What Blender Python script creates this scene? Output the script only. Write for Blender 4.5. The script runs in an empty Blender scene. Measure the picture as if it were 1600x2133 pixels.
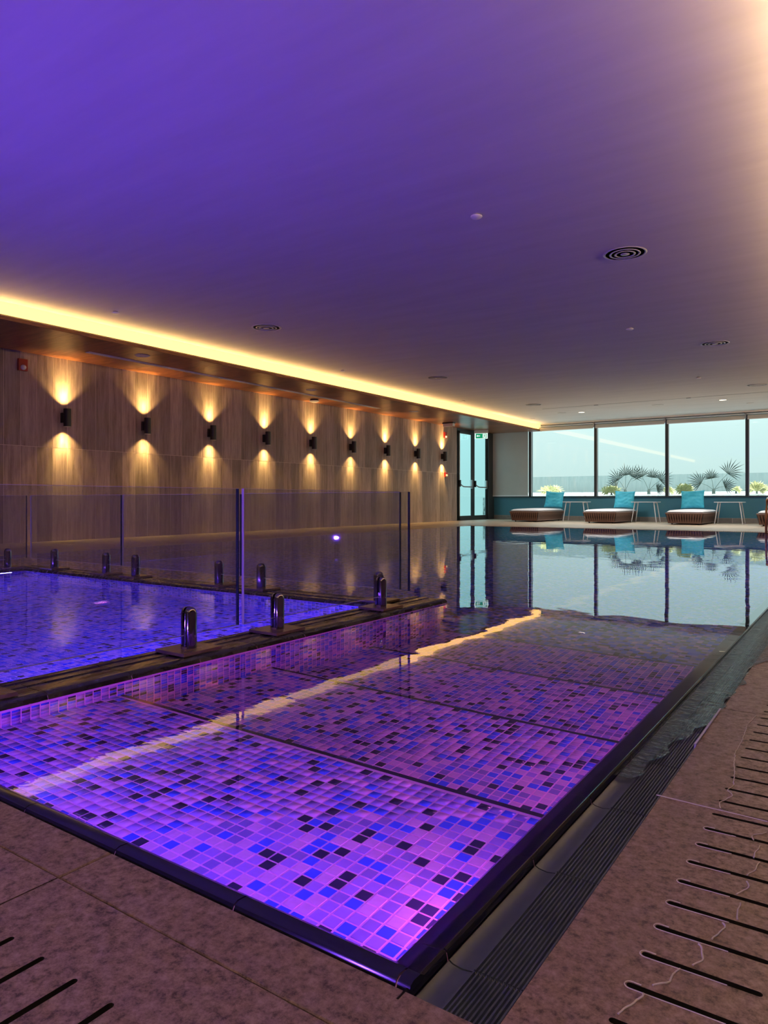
import bpy, math, random
import numpy as np
from mathutils import Vector, Matrix
random.seed(7)
PI = math.pi
R = math.radians
S = bpy.context.scene
C = S.collection

# ------------------------------------------------------------------ camera
F = 1470.0
YAW = math.atan(1012.0 / F)
cam_d = bpy.data.cameras.new('camera')
cam_d.sensor_fit = 'HORIZONTAL'
cam_d.sensor_width = 36.0
cam_d.lens = 36.0 * F / 1600.0
cam_d.shift_y = -(1066.5 - 1041.5) / 1600.0
cam_d.clip_start = 0.02
cam_d.clip_end = 200
cam = bpy.data.objects.new('camera', cam_d)
C.objects.link(cam)
cam.location = (0, 0, 0.62)
cam.rotation_euler = (R(90), 0, YAW)
S.camera = cam

# ------------------------------------------------------------------ view and world
S.view_settings.view_transform = 'Standard'
S.view_settings.look = 'None'
S.view_settings.exposure = 0.0
S.view_settings.gamma = 1.0
S.view_settings.use_curve_mapping = False
S.cycles.max_bounces = 12
S.cycles.transparent_max_bounces = 16
S.cycles.transmission_bounces = 8
S.cycles.glossy_bounces = 5
S.cycles.diffuse_bounces = 4
S.cycles.sample_clamp_indirect = 6.0
S.cycles.blur_glossy = 0.5

W = bpy.data.worlds.new('sky')
S.world = W
W.use_nodes = True
wn = W.node_tree.nodes
wl = W.node_tree.links
bg = wn['Background']
tc = wn.new('ShaderNodeTexCoord')
sx = wn.new('ShaderNodeSeparateXYZ')
mr = wn.new('ShaderNodeMapRange')
mr.inputs[1].default_value = -0.1
mr.inputs[2].default_value = 0.6
mx = wn.new('ShaderNodeMix'); mx.data_type = 'RGBA'
mx.inputs[6].default_value = (0.66, 0.87, 0.84, 1)
mx.inputs[7].default_value = (0.58, 0.80, 0.86, 1)
wl.new(tc.outputs['Generated'], sx.inputs[0])
wl.new(sx.outputs[2], mr.inputs[0])
wl.new(mr.outputs[0], mx.inputs[0])
wl.new(mx.outputs[2], bg.inputs[0])
# overcast-like sky: three times brighter overhead than at the horizon
ms = wn.new('ShaderNodeMapRange')
ms.inputs[1].default_value = 0.0; ms.inputs[2].default_value = 1.0
ms.inputs[3].default_value = 1.0; ms.inputs[4].default_value = 3.0
wl.new(sx.outputs[2], ms.inputs[0])
wl.new(ms.outputs[0], bg.inputs[1])

def light(name, kind, loc, direction, energy, color, parent=None, **kw):
    d = bpy.data.lights.new(name, kind)
    d.energy = energy
    d.color = color
    for k, v in kw.items():
        setattr(d, k, v)
    o = bpy.data.objects.new(name, d)
    C.objects.link(o)
    o.rotation_euler = Vector(direction).to_track_quat('-Z', 'X').to_euler()
    o.location = loc
    if parent is not None:
        o.parent = parent
        o.matrix_parent_inverse = Matrix.Translation(-Vector(parent.location))
    return o

# high sun, coming over the building from behind it: it lights the planting bank outside
light('sun', 'SUN', (0, 0, 30), (-0.25, 0.62, -0.95), 8.0, (1.0, 0.97, 0.93), angle=R(1.0))

def portal(name, loc, direction, sxx, syy):
    d = bpy.data.lights.new(name, 'AREA')
    d.shape = 'RECTANGLE'; d.size = sxx; d.size_y = syy
    d.cycles.is_portal = True
    o = bpy.data.objects.new(name, d)
    C.objects.link(o)
    o.location = loc
    z = -Vector(direction).normalized()
    y = Vector((0, 0, 1)); x = y.cross(z)
    o.rotation_euler = Matrix((x, y, z)).transposed().to_euler()
portal('window_portal', (-4.3, 21.1, 1.84), (0, -1, 0), 11.6, 2.3)
portal('door_portal', (-10.25, 19.55, 1.35), (1, 0, 0), 2.0, 2.6)

# ------------------------------------------------------------------ material helpers
class N:
    def __init__(s, name):
        s.m = bpy.data.materials.new(name); s.m.use_nodes = True
        s.t = s.m.node_tree; s.t.nodes.clear()
        s.out = s.t.nodes.new('ShaderNodeOutputMaterial')
    def n(s, kind, **kw):
        x = s.t.nodes.new('ShaderNode' + kind)
        for k, v in kw.items():
            if k.startswith('i_'):
                key = k[2:]
                key = int(key) if key.isdigit() else key.replace('_', ' ')
                x.inputs[key].default_value = v
            else:
                setattr(x, k, v)
        return x
    def l(s, a, b): s.t.links.new(a, b)
    def bsdf(s, **kw):
        p = s.n('BsdfPrincipled')
        for k, v in kw.items():
            p.inputs[k.replace('_', ' ')].default_value = v
        s.l(p.outputs[0], s.out.inputs[0])
        s.p = p
        return p

def rgb(r, g, b): return (r, g, b, 1)

def plain(name, col, rough=0.5, metal=0.0, **kw):
    n = N(name); n.bsdf(Base_Color=rgb(*col), Roughness=rough, Metallic=metal, **kw)
    return n.m

def emit(name, col, strength):
    n = N(name)
    e = n.n('Emission', i_Color=rgb(*col), i_Strength=strength)
    n.l(e.outputs[0], n.out.inputs[0])
    return n.m

def noisy(name, stops, scale=5.0, detail=6, rough=0.5, stretch=(1, 1, 1), bump=0.0, bscale=None, rnd=0.0, dist=0.002, coord='Object', nrough=0.6, roughmap=None, spec=0.5, distort=0.0):
    """colour ramp over stretched noise, optional bump and per-object variation"""
    n = N(name)
    n.bsdf(Roughness=rough)
    n.p.inputs['Specular IOR Level'].default_value = spec
    t = n.n('TexCoord'); mp = n.n('Mapping'); mp.inputs['Scale'].default_value = stretch
    n.l(t.outputs[coord], mp.inputs[0])
    vec = mp.outputs[0]
    oi = n.n('ObjectInfo')
    if rnd:
        ad = n.n('VectorMath', operation='ADD')
        ml = n.n('Math', operation='MULTIPLY', i_1=37.0)
        n.l(oi.outputs['Random'], ml.inputs[0])
        n.l(vec, ad.inputs[0]); n.l(ml.outputs[0], ad.inputs[1])
        vec = ad.outputs[0]
    nz = n.n('TexNoise'); nz.inputs['Scale'].default_value = scale
    nz.inputs['Detail'].default_value = detail; nz.inputs['Roughness'].default_value = nrough
    nz.inputs['Distortion'].default_value = distort
    n.l(vec, nz.inputs['Vector'])
    cr = n.n('ValToRGB')
    e = cr.color_ramp.elements
    while len(e) < len(stops): e.new(0.5)
    for el, (p, c) in zip(e, stops):
        el.position = p; el.color = rgb(*c)
    n.l(nz.outputs[0], cr.inputs[0])
    col = cr.outputs[0]
    if rnd:
        mr = n.n('MapRange'); mr.inputs[3].default_value = 1 - rnd; mr.inputs[4].default_value = 1 + rnd
        n.l(oi.outputs['Random'], mr.inputs[0])
        vm = n.n('VectorMath', operation='SCALE')
        n.l(col, vm.inputs[0]); n.l(mr.outputs[0], vm.inputs[3])
        col = vm.outputs[0]
    n.l(col, n.p.inputs['Base Color'])
    if bump:
        nb = n.n('TexNoise'); nb.inputs['Scale'].default_value = bscale or scale
        nb.inputs['Detail'].default_value = 4
        n.l(vec, nb.inputs['Vector'])
        b = n.n('Bump'); b.inputs['Strength'].default_value = bump; b.inputs['Distance'].default_value = dist
        n.l(nb.outputs[0], b.inputs['Height']); n.l(b.outputs[0], n.p.inputs['Normal'])
    if roughmap:
        m2 = n.n('MapRange'); m2.inputs[1].default_value = 0.35; m2.inputs[2].default_value = 0.65
        m2.inputs[3].default_value = roughmap[0]; m2.inputs[4].default_value = roughmap[1]
        n.l(nz.outputs[0], m2.inputs[0]); n.l(m2.outputs[0], n.p.inputs['Roughness'])
    return n.m

M = {}
M['ceiling'] = noisy('ceiling_paint', [(0.3, (0.76, 0.75, 0.74)), (0.7, (0.84, 0.83, 0.82))], scale=2.0, stretch=(0.35, 2.2, 1), rough=0.85, bump=0.5, bscale=1.6, dist=0.01)
M['white'] = plain('white_paint', (0.78, 0.77, 0.75), 0.6)
M['cap_white'] = plain('cap_white', (0.93, 0.92, 0.93), 0.5)
M['white_metal'] = plain('white_metal', (0.75, 0.76, 0.78), 0.35)
M['grey_plastic'] = plain('grey_plastic', (0.35, 0.35, 0.36), 0.5)
M['black_metal'] = plain('black_metal', (0.012, 0.012, 0.014), 0.4)
M['frame'] = plain('dark_frame', (0.03, 0.04, 0.045), 0.35)
M['frame_light'] = plain('frame_light', (0.35, 0.35, 0.37), 0.35, 0.6)
M['chrome'] = plain('polished_steel', (0.24, 0.22, 0.27), 0.10, 1.0)
M['steel'] = plain('steel', (0.55, 0.55, 0.56), 0.25, 1.0)
M['bronze'] = noisy('bronze_plate', [(0.3, (0.12, 0.08, 0.05)), (0.7, (0.20, 0.14, 0.09))], scale=30, rough=0.25, bump=0.2, bscale=60)
M['copper'] = plain('copper_rail', (0.45, 0.24, 0.15), 0.2, 1.0)
M['red'] = plain('red_plastic', (0.32, 0.015, 0.012), 0.35)
M['lens'] = plain('clear_lens', (0.8, 0.8, 0.8), 0.1)
M['teal'] = noisy('teal_wall_paint', [(0.3, (0.045, 0.19, 0.27)), (0.7, (0.055, 0.22, 0.30))], scale=1.5, rough=0.5)
M['skirt'] = noisy('skirting_stone', [(0.3, (0.17, 0.16, 0.15)), (0.7, (0.25, 0.23, 0.21))], scale=6, rough=0.5, rnd=0.1)
M['panel'] = noisy('striated_stone_panel', [(0.30, (0.16, 0.115, 0.095)), (0.47, (0.34, 0.26, 0.22)), (0.62, (0.46, 0.365, 0.31))],
                   scale=3.0, detail=10, nrough=0.78, stretch=(6, 6, 0.45), rough=0.55, rnd=0.26, bump=0.1, bscale=12)
M['joint'] = plain('pale_grout', (0.80, 0.68, 0.56), 0.8)
M['joint_dark'] = plain('dark_grout', (0.07, 0.05, 0.04), 0.9)
M['plank'] = noisy('red_brown_timber', [(0.3, (0.11, 0.035, 0.014)), (0.5, (0.24, 0.085, 0.035)), (0.7, (0.36, 0.14, 0.06))],
                   scale=3.0, detail=8, stretch=(1.0, 9, 9), rough=0.32, rnd=0.25)
M['lip'] = noisy('timber_edge', [(0.3, (0.10, 0.035, 0.015)), (0.7, (0.22, 0.09, 0.035))], scale=4, stretch=(8, 1, 8), rough=0.5)
M['deck'] = noisy('brown_deck_stone', [(0.38, (0.055, 0.030, 0.024)), (0.46, (0.19, 0.12, 0.094)), (0.54, (0.29, 0.19, 0.15)), (0.66, (0.42, 0.29, 0.24))],
                  scale=60, detail=12, nrough=0.8, rough=0.38, rnd=0.08, bump=0.25, bscale=40, dist=0.001, roughmap=(0.55, 0.30))
M['deck_pale'] = noisy('pale_deck_stone', [(0.3, (0.40, 0.31, 0.22)), (0.7, (0.52, 0.42, 0.31))], scale=4, detail=8, rough=0.45, rnd=0.05)
M['coping'] = plain('black_glazed_tile', (0.010, 0.010, 0.022), 0.14)
M['gutter'] = noisy('ribbed_dark_tile', [(0.30, (0.040, 0.054, 0.095)), (0.70, (0.060, 0.076, 0.125))], scale=14, detail=8, rough=0.4, rnd=0.10)
M['kerb'] = noisy('wet_dark_kerb_tile', [(0.35, (0.010, 0.010, 0.011)), (0.65, (0.030, 0.026, 0.024))], scale=9, stretch=(3, 0.7, 1), detail=8, rough=0.2, rnd=0.12, bump=0.25, bscale=12, dist=0.002, roughmap=(0.1, 0.4))
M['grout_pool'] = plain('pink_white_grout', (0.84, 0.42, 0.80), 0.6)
M['lamp_warm'] = emit('warm_lamp', (1.0, 0.72, 0.35), 6.0)
M['downlight'] = emit('downlight_glow', (1.0, 0.86, 0.62), 5.0)
M['wicker'] = plain('brown_strap', (0.20, 0.12, 0.095), 0.6)
M['wicker_dark'] = plain('dark_inner', (0.03, 0.02, 0.018), 0.8)
M['wicker_frame'] = plain('basket_rim', (0.22, 0.15, 0.13), 0.5)
M['cushion'] = noisy('pale_cushion', [(0.3, (0.78, 0.78, 0.80)), (0.7, (0.86, 0.86, 0.88))], scale=30, rough=0.85, bump=0.2, bscale=8, dist=0.01)
M['blue_cloth'] = noisy('turquoise_velvet', [(0.3, (0.03, 0.42, 0.62)), (0.55, (0.06, 0.56, 0.78)), (0.7, (0.14, 0.68, 0.88))], scale=4, stretch=(1, 1, 2.2), detail=4, rough=0.6, bump=0.8, bscale=5, dist=0.02)
M['blind'] = noisy('grey_blind_cloth', [(0.3, (0.48, 0.49, 0.47)), (0.7, (0.52, 0.53, 0.51))], scale=2, rough=0.85)
M['gravel'] = noisy('white_gravel', [(0.38, (0.12, 0.13, 0.13)), (0.46, (0.50, 0.52, 0.51)), (0.6, (0.60, 0.62, 0.61))], scale=14, detail=6, rough=0.9, bump=0.6, bscale=14, dist=0.03)
M['palm'] = noisy('grey_green_leaf', [(0.3, (0.035, 0.065, 0.055)), (0.7, (0.07, 0.11, 0.10))], scale=6, rough=0.6)
M['yellow_leaf'] = noisy('pale_yellow_leaf', [(0.3, (0.50, 0.52, 0.22)), (0.7, (0.80, 0.78, 0.45))], scale=6, rough=0.6)
M['outer_screen'] = noisy('hazy_garden_screen', [(0.3, (0.15, 0.22, 0.225)), (0.7, (0.205, 0.275, 0.275))], scale=3, stretch=(6, 1, 0.6), detail=6, rough=0.8)
M['green_sign'] = emit('green_sign_face', (0.01, 0.32, 0.13), 1.0)
M['white_sign'] = emit('white_sign_face', (0.80, 1.0, 0.92), 1.1)
M['cove'] = emit('warm_cove_diffuser', (1.0, 0.54, 0.155), 3.0)
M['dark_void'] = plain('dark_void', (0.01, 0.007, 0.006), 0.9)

TILE = [('tile_pale', (0.62, 0.37, 0.74), 0.24), ('tile_lavender', (0.30, 0.21, 0.70), 0.30), ('tile_grey_blue', (0.17, 0.14, 0.46), 0.15),
        ('tile_blue', (0.04, 0.09, 0.80), 0.19), ('tile_navy', (0.012, 0.012, 0.045), 0.12)]
for nm, c, w in TILE:
    M[nm] = noisy(nm, [(0.3, tuple(v * 0.88 for v in c)), (0.7, c)], scale=60, rough=0.25)
TW = np.cumsum([t[2] for t in TILE]); TW = TW / TW[-1]
PITCH = 0.0306

def mosaic_far():
    """mosaic for surfaces too far away to tell the tiles apart"""
    n = N('mosaic_far'); n.bsdf(Roughness=0.25)
    g = n.n('NewGeometry')
    dv = n.n('VectorMath', operation='SCALE'); dv.inputs[3].default_value = 1 / PITCH
    n.l(g.outputs['Position'], dv.inputs[0])
    off = n.n('VectorMath', operation='ADD'); off.inputs[1].default_value = (0.5, 0.5, 0.5)
    n.l(dv.outputs[0], off.inputs[0])
    fl = n.n('VectorMath', operation='FLOOR'); n.l(off.outputs[0], fl.inputs[0])
    wnz = n.n('TexWhiteNoise', noise_dimensions='3D'); n.l(fl.outputs[0], wnz.inputs['Vector'])
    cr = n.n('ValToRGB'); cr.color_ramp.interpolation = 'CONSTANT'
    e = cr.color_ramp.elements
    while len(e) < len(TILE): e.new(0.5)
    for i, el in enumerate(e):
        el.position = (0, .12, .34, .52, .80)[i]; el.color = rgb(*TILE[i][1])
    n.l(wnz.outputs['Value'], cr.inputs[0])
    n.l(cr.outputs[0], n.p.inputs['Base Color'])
    return n.m
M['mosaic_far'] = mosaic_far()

def water_mat(name, amp, sc1, sc2, amp2):
    """refracting water surface with fine ripples"""
    n = N(name)
    gl = n.n('BsdfGlass', i_Color=rgb(0.97, 0.985, 1.0), i_Roughness=0.0, i_IOR=1.333)
    n.l(gl.outputs[0], n.out.inputs[0])
    g = n.n('NewGeometry')
    def layer(scale, detail, stretch, distort=0.0):
        mp = n.n('Mapping'); mp.inputs['Scale'].default_value = stretch
        n.l(g.outputs['Position'], mp.inputs[0])
        z = n.n('TexNoise'); z.inputs['Scale'].default_value = scale; z.inputs['Detail'].default_value = detail
        z.inputs['Distortion'].default_value = distort
        n.l(mp.outputs[0], z.inputs['Vector'])
        return z.outputs[0]
    a = layer(sc1, 1.0, (1, 1, 1), 0.4)
    b = layer(sc2, 2.0, (1.0, 1.3, 1), 0.6)
    # ripples only disturb some stretches of the surface
    msk = layer(0.55, 1.0, (1, 1, 1))
    mr = n.n('MapRange'); mr.inputs[1].default_value = 0.45; mr.inputs[2].default_value = 0.65
    mr.inputs[3].default_value = 0.15; mr.inputs[4].default_value = 1.0
    n.l(msk, mr.inputs[0])
    bm = n.n('Math', operation='MULTIPLY'); n.l(b, bm.inputs[0]); n.l(mr.outputs[0], bm.inputs[1])
    bs = n.n('Math', operation='MULTIPLY', i_1=amp2); n.l(bm.outputs[0], bs.inputs[0])
    as_ = n.n('Math', operation='MULTIPLY', i_1=amp); n.l(a, as_.inputs[0])
    ad = n.n('Math', operation='ADD'); n.l(as_.outputs[0], ad.inputs[0]); n.l(bs.outputs[0], ad.inputs[1])
    bp = n.n('Bump'); bp.inputs['Strength'].default_value = 1.0; bp.inputs['Distance'].default_value = 1.0
    n.l(ad.outputs[0], bp.inputs['Height']); n.l(bp.outputs[0], gl.inputs['Normal'])
    return n.m
M['water'] = water_mat('pool_water', 0.0010, 3.0, 15.0, 0.00016)
M['kid_water'] = water_mat('small_pool_water', 0.0012, 5.0, 14.0, 0.0005)

def pane_mat(name, tint, haze=0.0, drops=False, spec=1.0):
    """thin clear pane: see-through with a fresnel reflection"""
    n = N(name)
    tr = n.n('BsdfTransparent', i_Color=rgb(*tint))
    gl = n.n('BsdfGlossy', i_Color=rgb(0.9, 0.95, 1.0), i_Roughness=0.02)
    lw = n.n('LayerWeight', i_Blend=0.5)     # facing term, the same on both faces of the pane
    p5 = n.n('Math', operation='POWER', i_1=5.0); n.l(lw.outputs['Facing'], p5.inputs[0])
    ml = n.n('Math', operation='MULTIPLY_ADD', i_1=0.90 * spec, i_2=0.04 * spec); n.l(p5.outputs[0], ml.inputs[0])
    mx = n.n('MixShader'); n.l(ml.outputs[0], mx.inputs[0]); n.l(tr.outputs[0], mx.inputs[1]); n.l(gl.outputs[0], mx.inputs[2])
    top = mx.outputs[0]
    if drops or haze:
        df = n.n('BsdfDiffuse', i_Color=rgb(0.75, 0.72, 0.70))
        t = n.n('TexCoord')
        v = n.n('TexVoronoi'); v.inputs['Scale'].default_value = 75.0
        n.l(t.outputs['Object'], v.inputs['Vector'])
        mr = n.n('MapRange'); mr.inputs[1].default_value = 0.22; mr.inputs[2].default_value = 0.10
        mr.inputs[3].default_value = haze; mr.inputs[4].default_value = (0.22 if drops else haze)
        n.l(v.outputs['Distance'], mr.inputs[0])
        m2 = n.n('MixShader'); n.l(mr.outputs[0], m2.inputs[0]); n.l(top, m2.inputs[1]); n.l(df.outputs[0], m2.inputs[2])
        top = m2.outputs[0]
    n.l(top, n.out.inputs[0])
    return n.m
M['fence_glass'] = pane_mat('fence_glass', (0.88, 0.90, 0.90), 0.012, True)
M['window_glass'] = pane_mat('window_glass', (0.97, 1.0, 0.99), 0.0)
M['door_glass'] = pane_mat('blue_door_glass', (0.80, 0.99, 1.0), 0.0)
M['glass_edge'] = plain('dark_glass_edge', (0.012, 0.03, 0.05), 0.15)

def film_mat(name, amp, scale):
    """thin running film of water: see-through with rippled reflections"""
    n = N(name)
    tr = n.n('BsdfTransparent', i_Color=rgb(0.95, 0.96, 0.97))
    gl = n.n('BsdfGlossy', i_Color=rgb(1, 1, 1), i_Roughness=0.04)
    fr = n.n('Fresnel', i_IOR=1.333)
    g = n.n('NewGeometry'); mp = n.n('Mapping'); mp.inputs['Scale'].default_value = (1.0, 2.2, 1)
    n.l(g.outputs['Position'], mp.inputs[0])
    z = n.n('TexNoise'); z.inputs['Scale'].default_value = scale; z.inputs['Detail'].default_value = 3
    z.inputs['Distortion'].default_value = 0.8
    n.l(mp.outputs[0], z.inputs['Vector'])
    bp = n.n('Bump'); bp.inputs['Strength'].default_value = 1.0; bp.inputs['Distance'].default_value = amp
    n.l(z.outputs[0], bp.inputs['Height'])
    n.l(bp.outputs[0], gl.inputs['Normal']); n.l(bp.outputs[0], fr.inputs['Normal'])
    mx = n.n('MixShader'); n.l(fr.outputs[0], mx.inputs[0]); n.l(tr.outputs[0], mx.inputs[1]); n.l(gl.outputs[0], mx.inputs[2])
    n.l(mx.outputs[0], n.out.inputs[0])
    return n.m
M['film'] = film_mat('running_water_film', 0.012, 28.0)
M['edge_glint'] = plain('water_edge_glint', (0.95, 0.86, 0.76), 0.25)  # pale cream colour paints the glint along the water edges

# ------------------------------------------------------------------ mesh helpers
class MB:
    def __init__(s): s.v = []; s.f = []; s.mi = []
    def add(s, vs, fs, mi=0):
        b = len(s.v); s.v += [tuple(v) for v in vs]
        s.f += [tuple(i + b for i in f) for f in fs]; s.mi += [mi] * len(fs)
        return s
    def box(s, x0, x1, y0, y1, z0, z1, mi=0):
        return s.add([(x0, y0, z0), (x1, y0, z0), (x1, y1, z0), (x0, y1, z0), (x0, y0, z1), (x1, y0, z1), (x1, y1, z1), (x0, y1, z1)],
                     [(0, 3, 2, 1), (4, 5, 6, 7), (0, 1, 5, 4), (1, 2, 6, 5), (2, 3, 7, 6), (3, 0, 4, 7)], mi)
    def lathe(s, prof, seg=24, c=(0, 0, 0), mi=0, axis='z'):
        vs = []; fs = []
        for (r, z) in prof:
            for k in range(seg):
                a = 2 * PI * k / seg
                p = (r * math.cos(a), r * math.sin(a), z)
                if axis == 'x': p = (p[2], p[0], p[1])
                if axis == 'y': p = (p[0], p[2], p[1])
                vs.append((p[0] + c[0], p[1] + c[1], p[2] + c[2]))
        for i in range(len(prof) - 1):
            for k in range(seg):
                a = i * seg + k; b = i * seg + (k + 1) % seg
                fs.append((a, b, b + seg, a + seg))
        if prof[0][0] > 1e-6: fs.append(tuple(range(seg - 1, -1, -1)))
        if prof[-1][0] > 1e-6: fs.append(tuple((len(prof) - 1) * seg + k for k in range(seg)))
        return s.add(vs, fs, mi)
    def tube(s, pts, r, seg=8, mi=0, r1=None):
        pts = [Vector(p) for p in pts]; n = len(pts); vs = []; fs = []
        up = Vector((0, 0, 1))
        for i, p in enumerate(pts):
            t = (pts[min(i + 1, n - 1)] - pts[max(i - 1, 0)]).normalized()
            u = up if abs(t.dot(up)) < 0.95 else Vector((1, 0, 0))
            a = t.cross(u).normalized(); b = t.cross(a).normalized()
            rr = r if r1 is None else r + (r1 - r) * i / (n - 1)
            for k in range(seg):
                w = 2 * PI * k / seg
                vs.append(p + a * rr * math.cos(w) + b * rr * math.sin(w))
        for i in range(n - 1):
            for k in range(seg):
                q = i * seg + k; w = i * seg + (k + 1) % seg
                fs.append((q, w, w + seg, q + seg))
        fs.append(tuple(range(seg - 1, -1, -1))); fs.append(tuple((n - 1) * seg + k for k in range(seg)))
        return s.add(vs, fs, mi)
    def extrude(s, prof, y0, y1, mi=0, swap=False):
        """closed profile [(a, z)] extruded along y (or x when swap)"""
        n = len(prof)
        vs = [((y0, a, z) if swap else (a, y0, z)) for a, z in prof] + [((y1, a, z) if swap else (a, y1, z)) for a, z in prof]
        fs = [(i, (i + 1) % n, (i + 1) % n + n, i + n) for i in range(n)]
        fs.append(tuple(range(n - 1, -1, -1))); fs.append(tuple(range(n, 2 * n)))
        return s.add(vs, fs, mi)
    def mesh(s, name, mats, smooth=0):
        me = bpy.data.meshes.new(name)
        me.from_pydata(s.v, [], s.f)
        for m in (mats if isinstance(mats, (list, tuple)) else [mats]): me.materials.append(m)
        if any(s.mi): me.polygons.foreach_set('material_index', s.mi)
        import bmesh
        bm = bmesh.new(); bm.from_mesh(me); bmesh.ops.recalc_face_normals(bm, faces=bm.faces); bm.to_mesh(me); bm.free()
        if smooth:
            me.shade_smooth(); me.set_sharp_from_angle(angle=R(smooth))
        me.update()
        return me
    def build(s, name, mats, parent=None, smooth=0, origin=None):
        if origin is not None:
            s.v = [(v[0] - origin[0], v[1] - origin[1], v[2] - origin[2]) for v in s.v]
        return put(name, s.mesh(name, mats, smooth), parent, origin or (0, 0, 0))

def put(name, me, parent=None, loc=(0, 0, 0)):
    o = bpy.data.objects.new(name, me)
    C.objects.link(o)
    o.location = loc
    if parent is not None: o.parent = parent
    return o

def tag(o, label=None, cat=None, group=None, kind=None):
    if label: o['label'] = label
    if cat: o['category'] = cat
    if group: o['group'] = group
    if kind: o['kind'] = kind
    return o

def thing(name, loc, label, cat, group=None, rz=0, kind=None):
    o = bpy.data.objects.new(name, None); C.objects.link(o)
    o.empty_display_size = 0.1
    o.location = loc; o.rotation_euler = (0, 0, rz)
    return tag(o, label, cat, group, kind)

def kids(o): return [c for c in bpy.data.objects if c.parent == o]
def dup(root, loc, label, rz=None):
    r = root.copy(); C.objects.link(r); r.location = loc; r['label'] = label
    if rz is not None: r.rotation_euler = (0, 0, rz)
    for ch in kids(root):
        c = ch.copy(); C.objects.link(c); c.parent = r
        for g in kids(ch):
            d = g.copy(); C.objects.link(d); d.parent = c
    return r

# ================================================================== room shell
XL, XR = -10.15, 1.7      # long walls
YB, YF = -2.6, 21.0       # back wall, window wall
HC, HS = 2.98, 2.775      # ceiling, timber soffit
XC, XCR = -8.5, -0.06     # cove faces
PL, PF = -8.0, 15.2       # left and far pool edges

floor = tag(MB().box(XL - .3, PL - 0.02, YB, YF + .2, -0.35, -0.02).box(PL - .02, XR, PF + .02, YF + .2, -0.35, -0.02)
            .box(-0.36, XR, YB, PF + .02, -0.35, -0.02).box(PL - .02, -0.36, YB, 0.74, -0.35, -0.02)
            .build('floor', M['joint_dark']), 'stone pool deck around the water', kind='structure')
ceiling = tag(MB().box(XL - .3, XR + .3, YB - .3, YF + .3, HC, HC + 0.25).build('ceiling', M['ceiling']), 'smooth pale ceiling over the pool', kind='structure')

# left wall: two courses of narrow striated stone panels with pale joints
wall_left = tag(MB().box(XL - .25, XL - .002, YB, 18.60, -0.02, HC).box(XL - .25, XL - .002, 20.99, YF + .2, -0.02, HC)
                .box(XL - .06, XL - .002, 18.60, 20.99, 2.74, HC).build('wall_left', M['joint']), 'wall of narrow brown striated stone panels', kind='structure')
PW = 0.2425
pm = {}
for (z0, z1, key) in ((0.0, 1.406, 'lo'), (1.412, HS, 'hi')):
    pm[key] = MB().box(-0.014, 0, 0.0030, PW - 0.0030, z0, z1).mesh('panel', M['panel'])
k = 0
y = 5.2 - PW * 30
while y < 18.6 - 0.05:
    if y > 4.0:
        for key in ('lo', 'hi'):
            o = put('panel', pm[key], wall_left, (XL, y, 0))
    y += PW
# panels beyond the frame on the left stay joined
mb = MB(); y = 5.2 - PW * 30
while y <= 4.0:
    for (z0, z1) in ((0.0, 1.408), (1.412, HS)): mb.box(XL - .014, XL, y + .0015, y + PW - .0015, z0, z1)
    y += PW
tag(mb.build('panel_run', M['panel'], wall_left), kind='stuff')
tag(MB().box(XL - .03, XL, 20.66, YF, 0, HC).build('wall_return', M['frame']), 'dark pier between the doors and the window wall', kind='structure')

wall_right = tag(MB().box(XR, XR + .3, YB, YF + .2, -0.02, HC).build('wall_right', M['panel']), 'stone wall beside the camera', kind='structure')
wall_back = tag(MB().box(XL - .3, XR + .3, YB - .3, YB, -0.02, HC).build('wall_back', M['panel']), 'stone wall behind the camera', kind='structure')
WX = [XL + 0.02, -8.84, -6.76, -4.735, -2.70, -0.62, XR]
SILL, HEAD = 0.735, 2.86
wall_far = tag(MB().box(XL, XR, YF, YF + .2, -0.02, SILL - .03).box(XL, XR, YF, YF + .2, HEAD + .02, HC).build('wall_far', M['teal']),
               'deep teal wall below the long window', kind='structure')
sk = tag(MB().box(XL, XR, YF - .008, YF, 0, .13).build('baseboard_far', M['joint']), 'pale stone skirting along the teal wall', kind='structure')
x = XL + .3
while x < XR - .1:
    MB().box(-.395, .395, -.01, 0, 0, .128).build('tile', M['skirt'], sk).location = (x, YF - .008, 0)
    x += .8

# soffit along the left wall: crosswise timber boards, lip, glowing cove face
soffit = tag(MB().box(XL, XC + 0.02, YB, YF, HS + .012, HS + .05).build('trim_soffit', M['dark_void']), 'timber soffit above the stone wall', kind='structure')
pb = MB().box(XL, XC + 0.02, 0.0015, 0.4885, 0, 0.012).mesh('plank', M['plank'])
y = YB
while y < YF - .4:
    put('plank', pb, soffit, (0, y, HS)); y += 0.49
MB().box(XC + .02, XC + .035, YB, YF, HS - .012, HS + .035).build('lip', M['lip'], soffit)
cove = thing('cove_light', (XC, 9, HS), 'long glowing yellow cove light strip above the timber soffit on the left', 'light')
MB().box(-.03, 0, YB - 9, YF - 9.0, 0.035, HC - HS).build('diffuser', M['cove'], cove)
def tape(x, dx, e, parent, col=(1.0, 0.58, 0.19)):
    d = bpy.data.lights.new('cove_tape', 'AREA'); d.shape = 'RECTANGLE'; d.size = YF - YB - .6; d.size_y = .02; d.energy = e; d.color = col
    o = bpy.data.objects.new('cove_tape', d); C.objects.link(o)
    z_ = -Vector((dx, 0, 1)).normalized(); x_ = Vector((0, 1, 0)); y_ = z_.cross(x_)
    o.rotation_euler = Matrix((x_, y_, z_)).transposed().to_euler()
    o.location = (x - parent.location.x, (YF + YB) / 2 - parent.location.y, .04); o.parent = parent
tape(XC + .018, 1.0, 330.0, cove)
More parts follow.
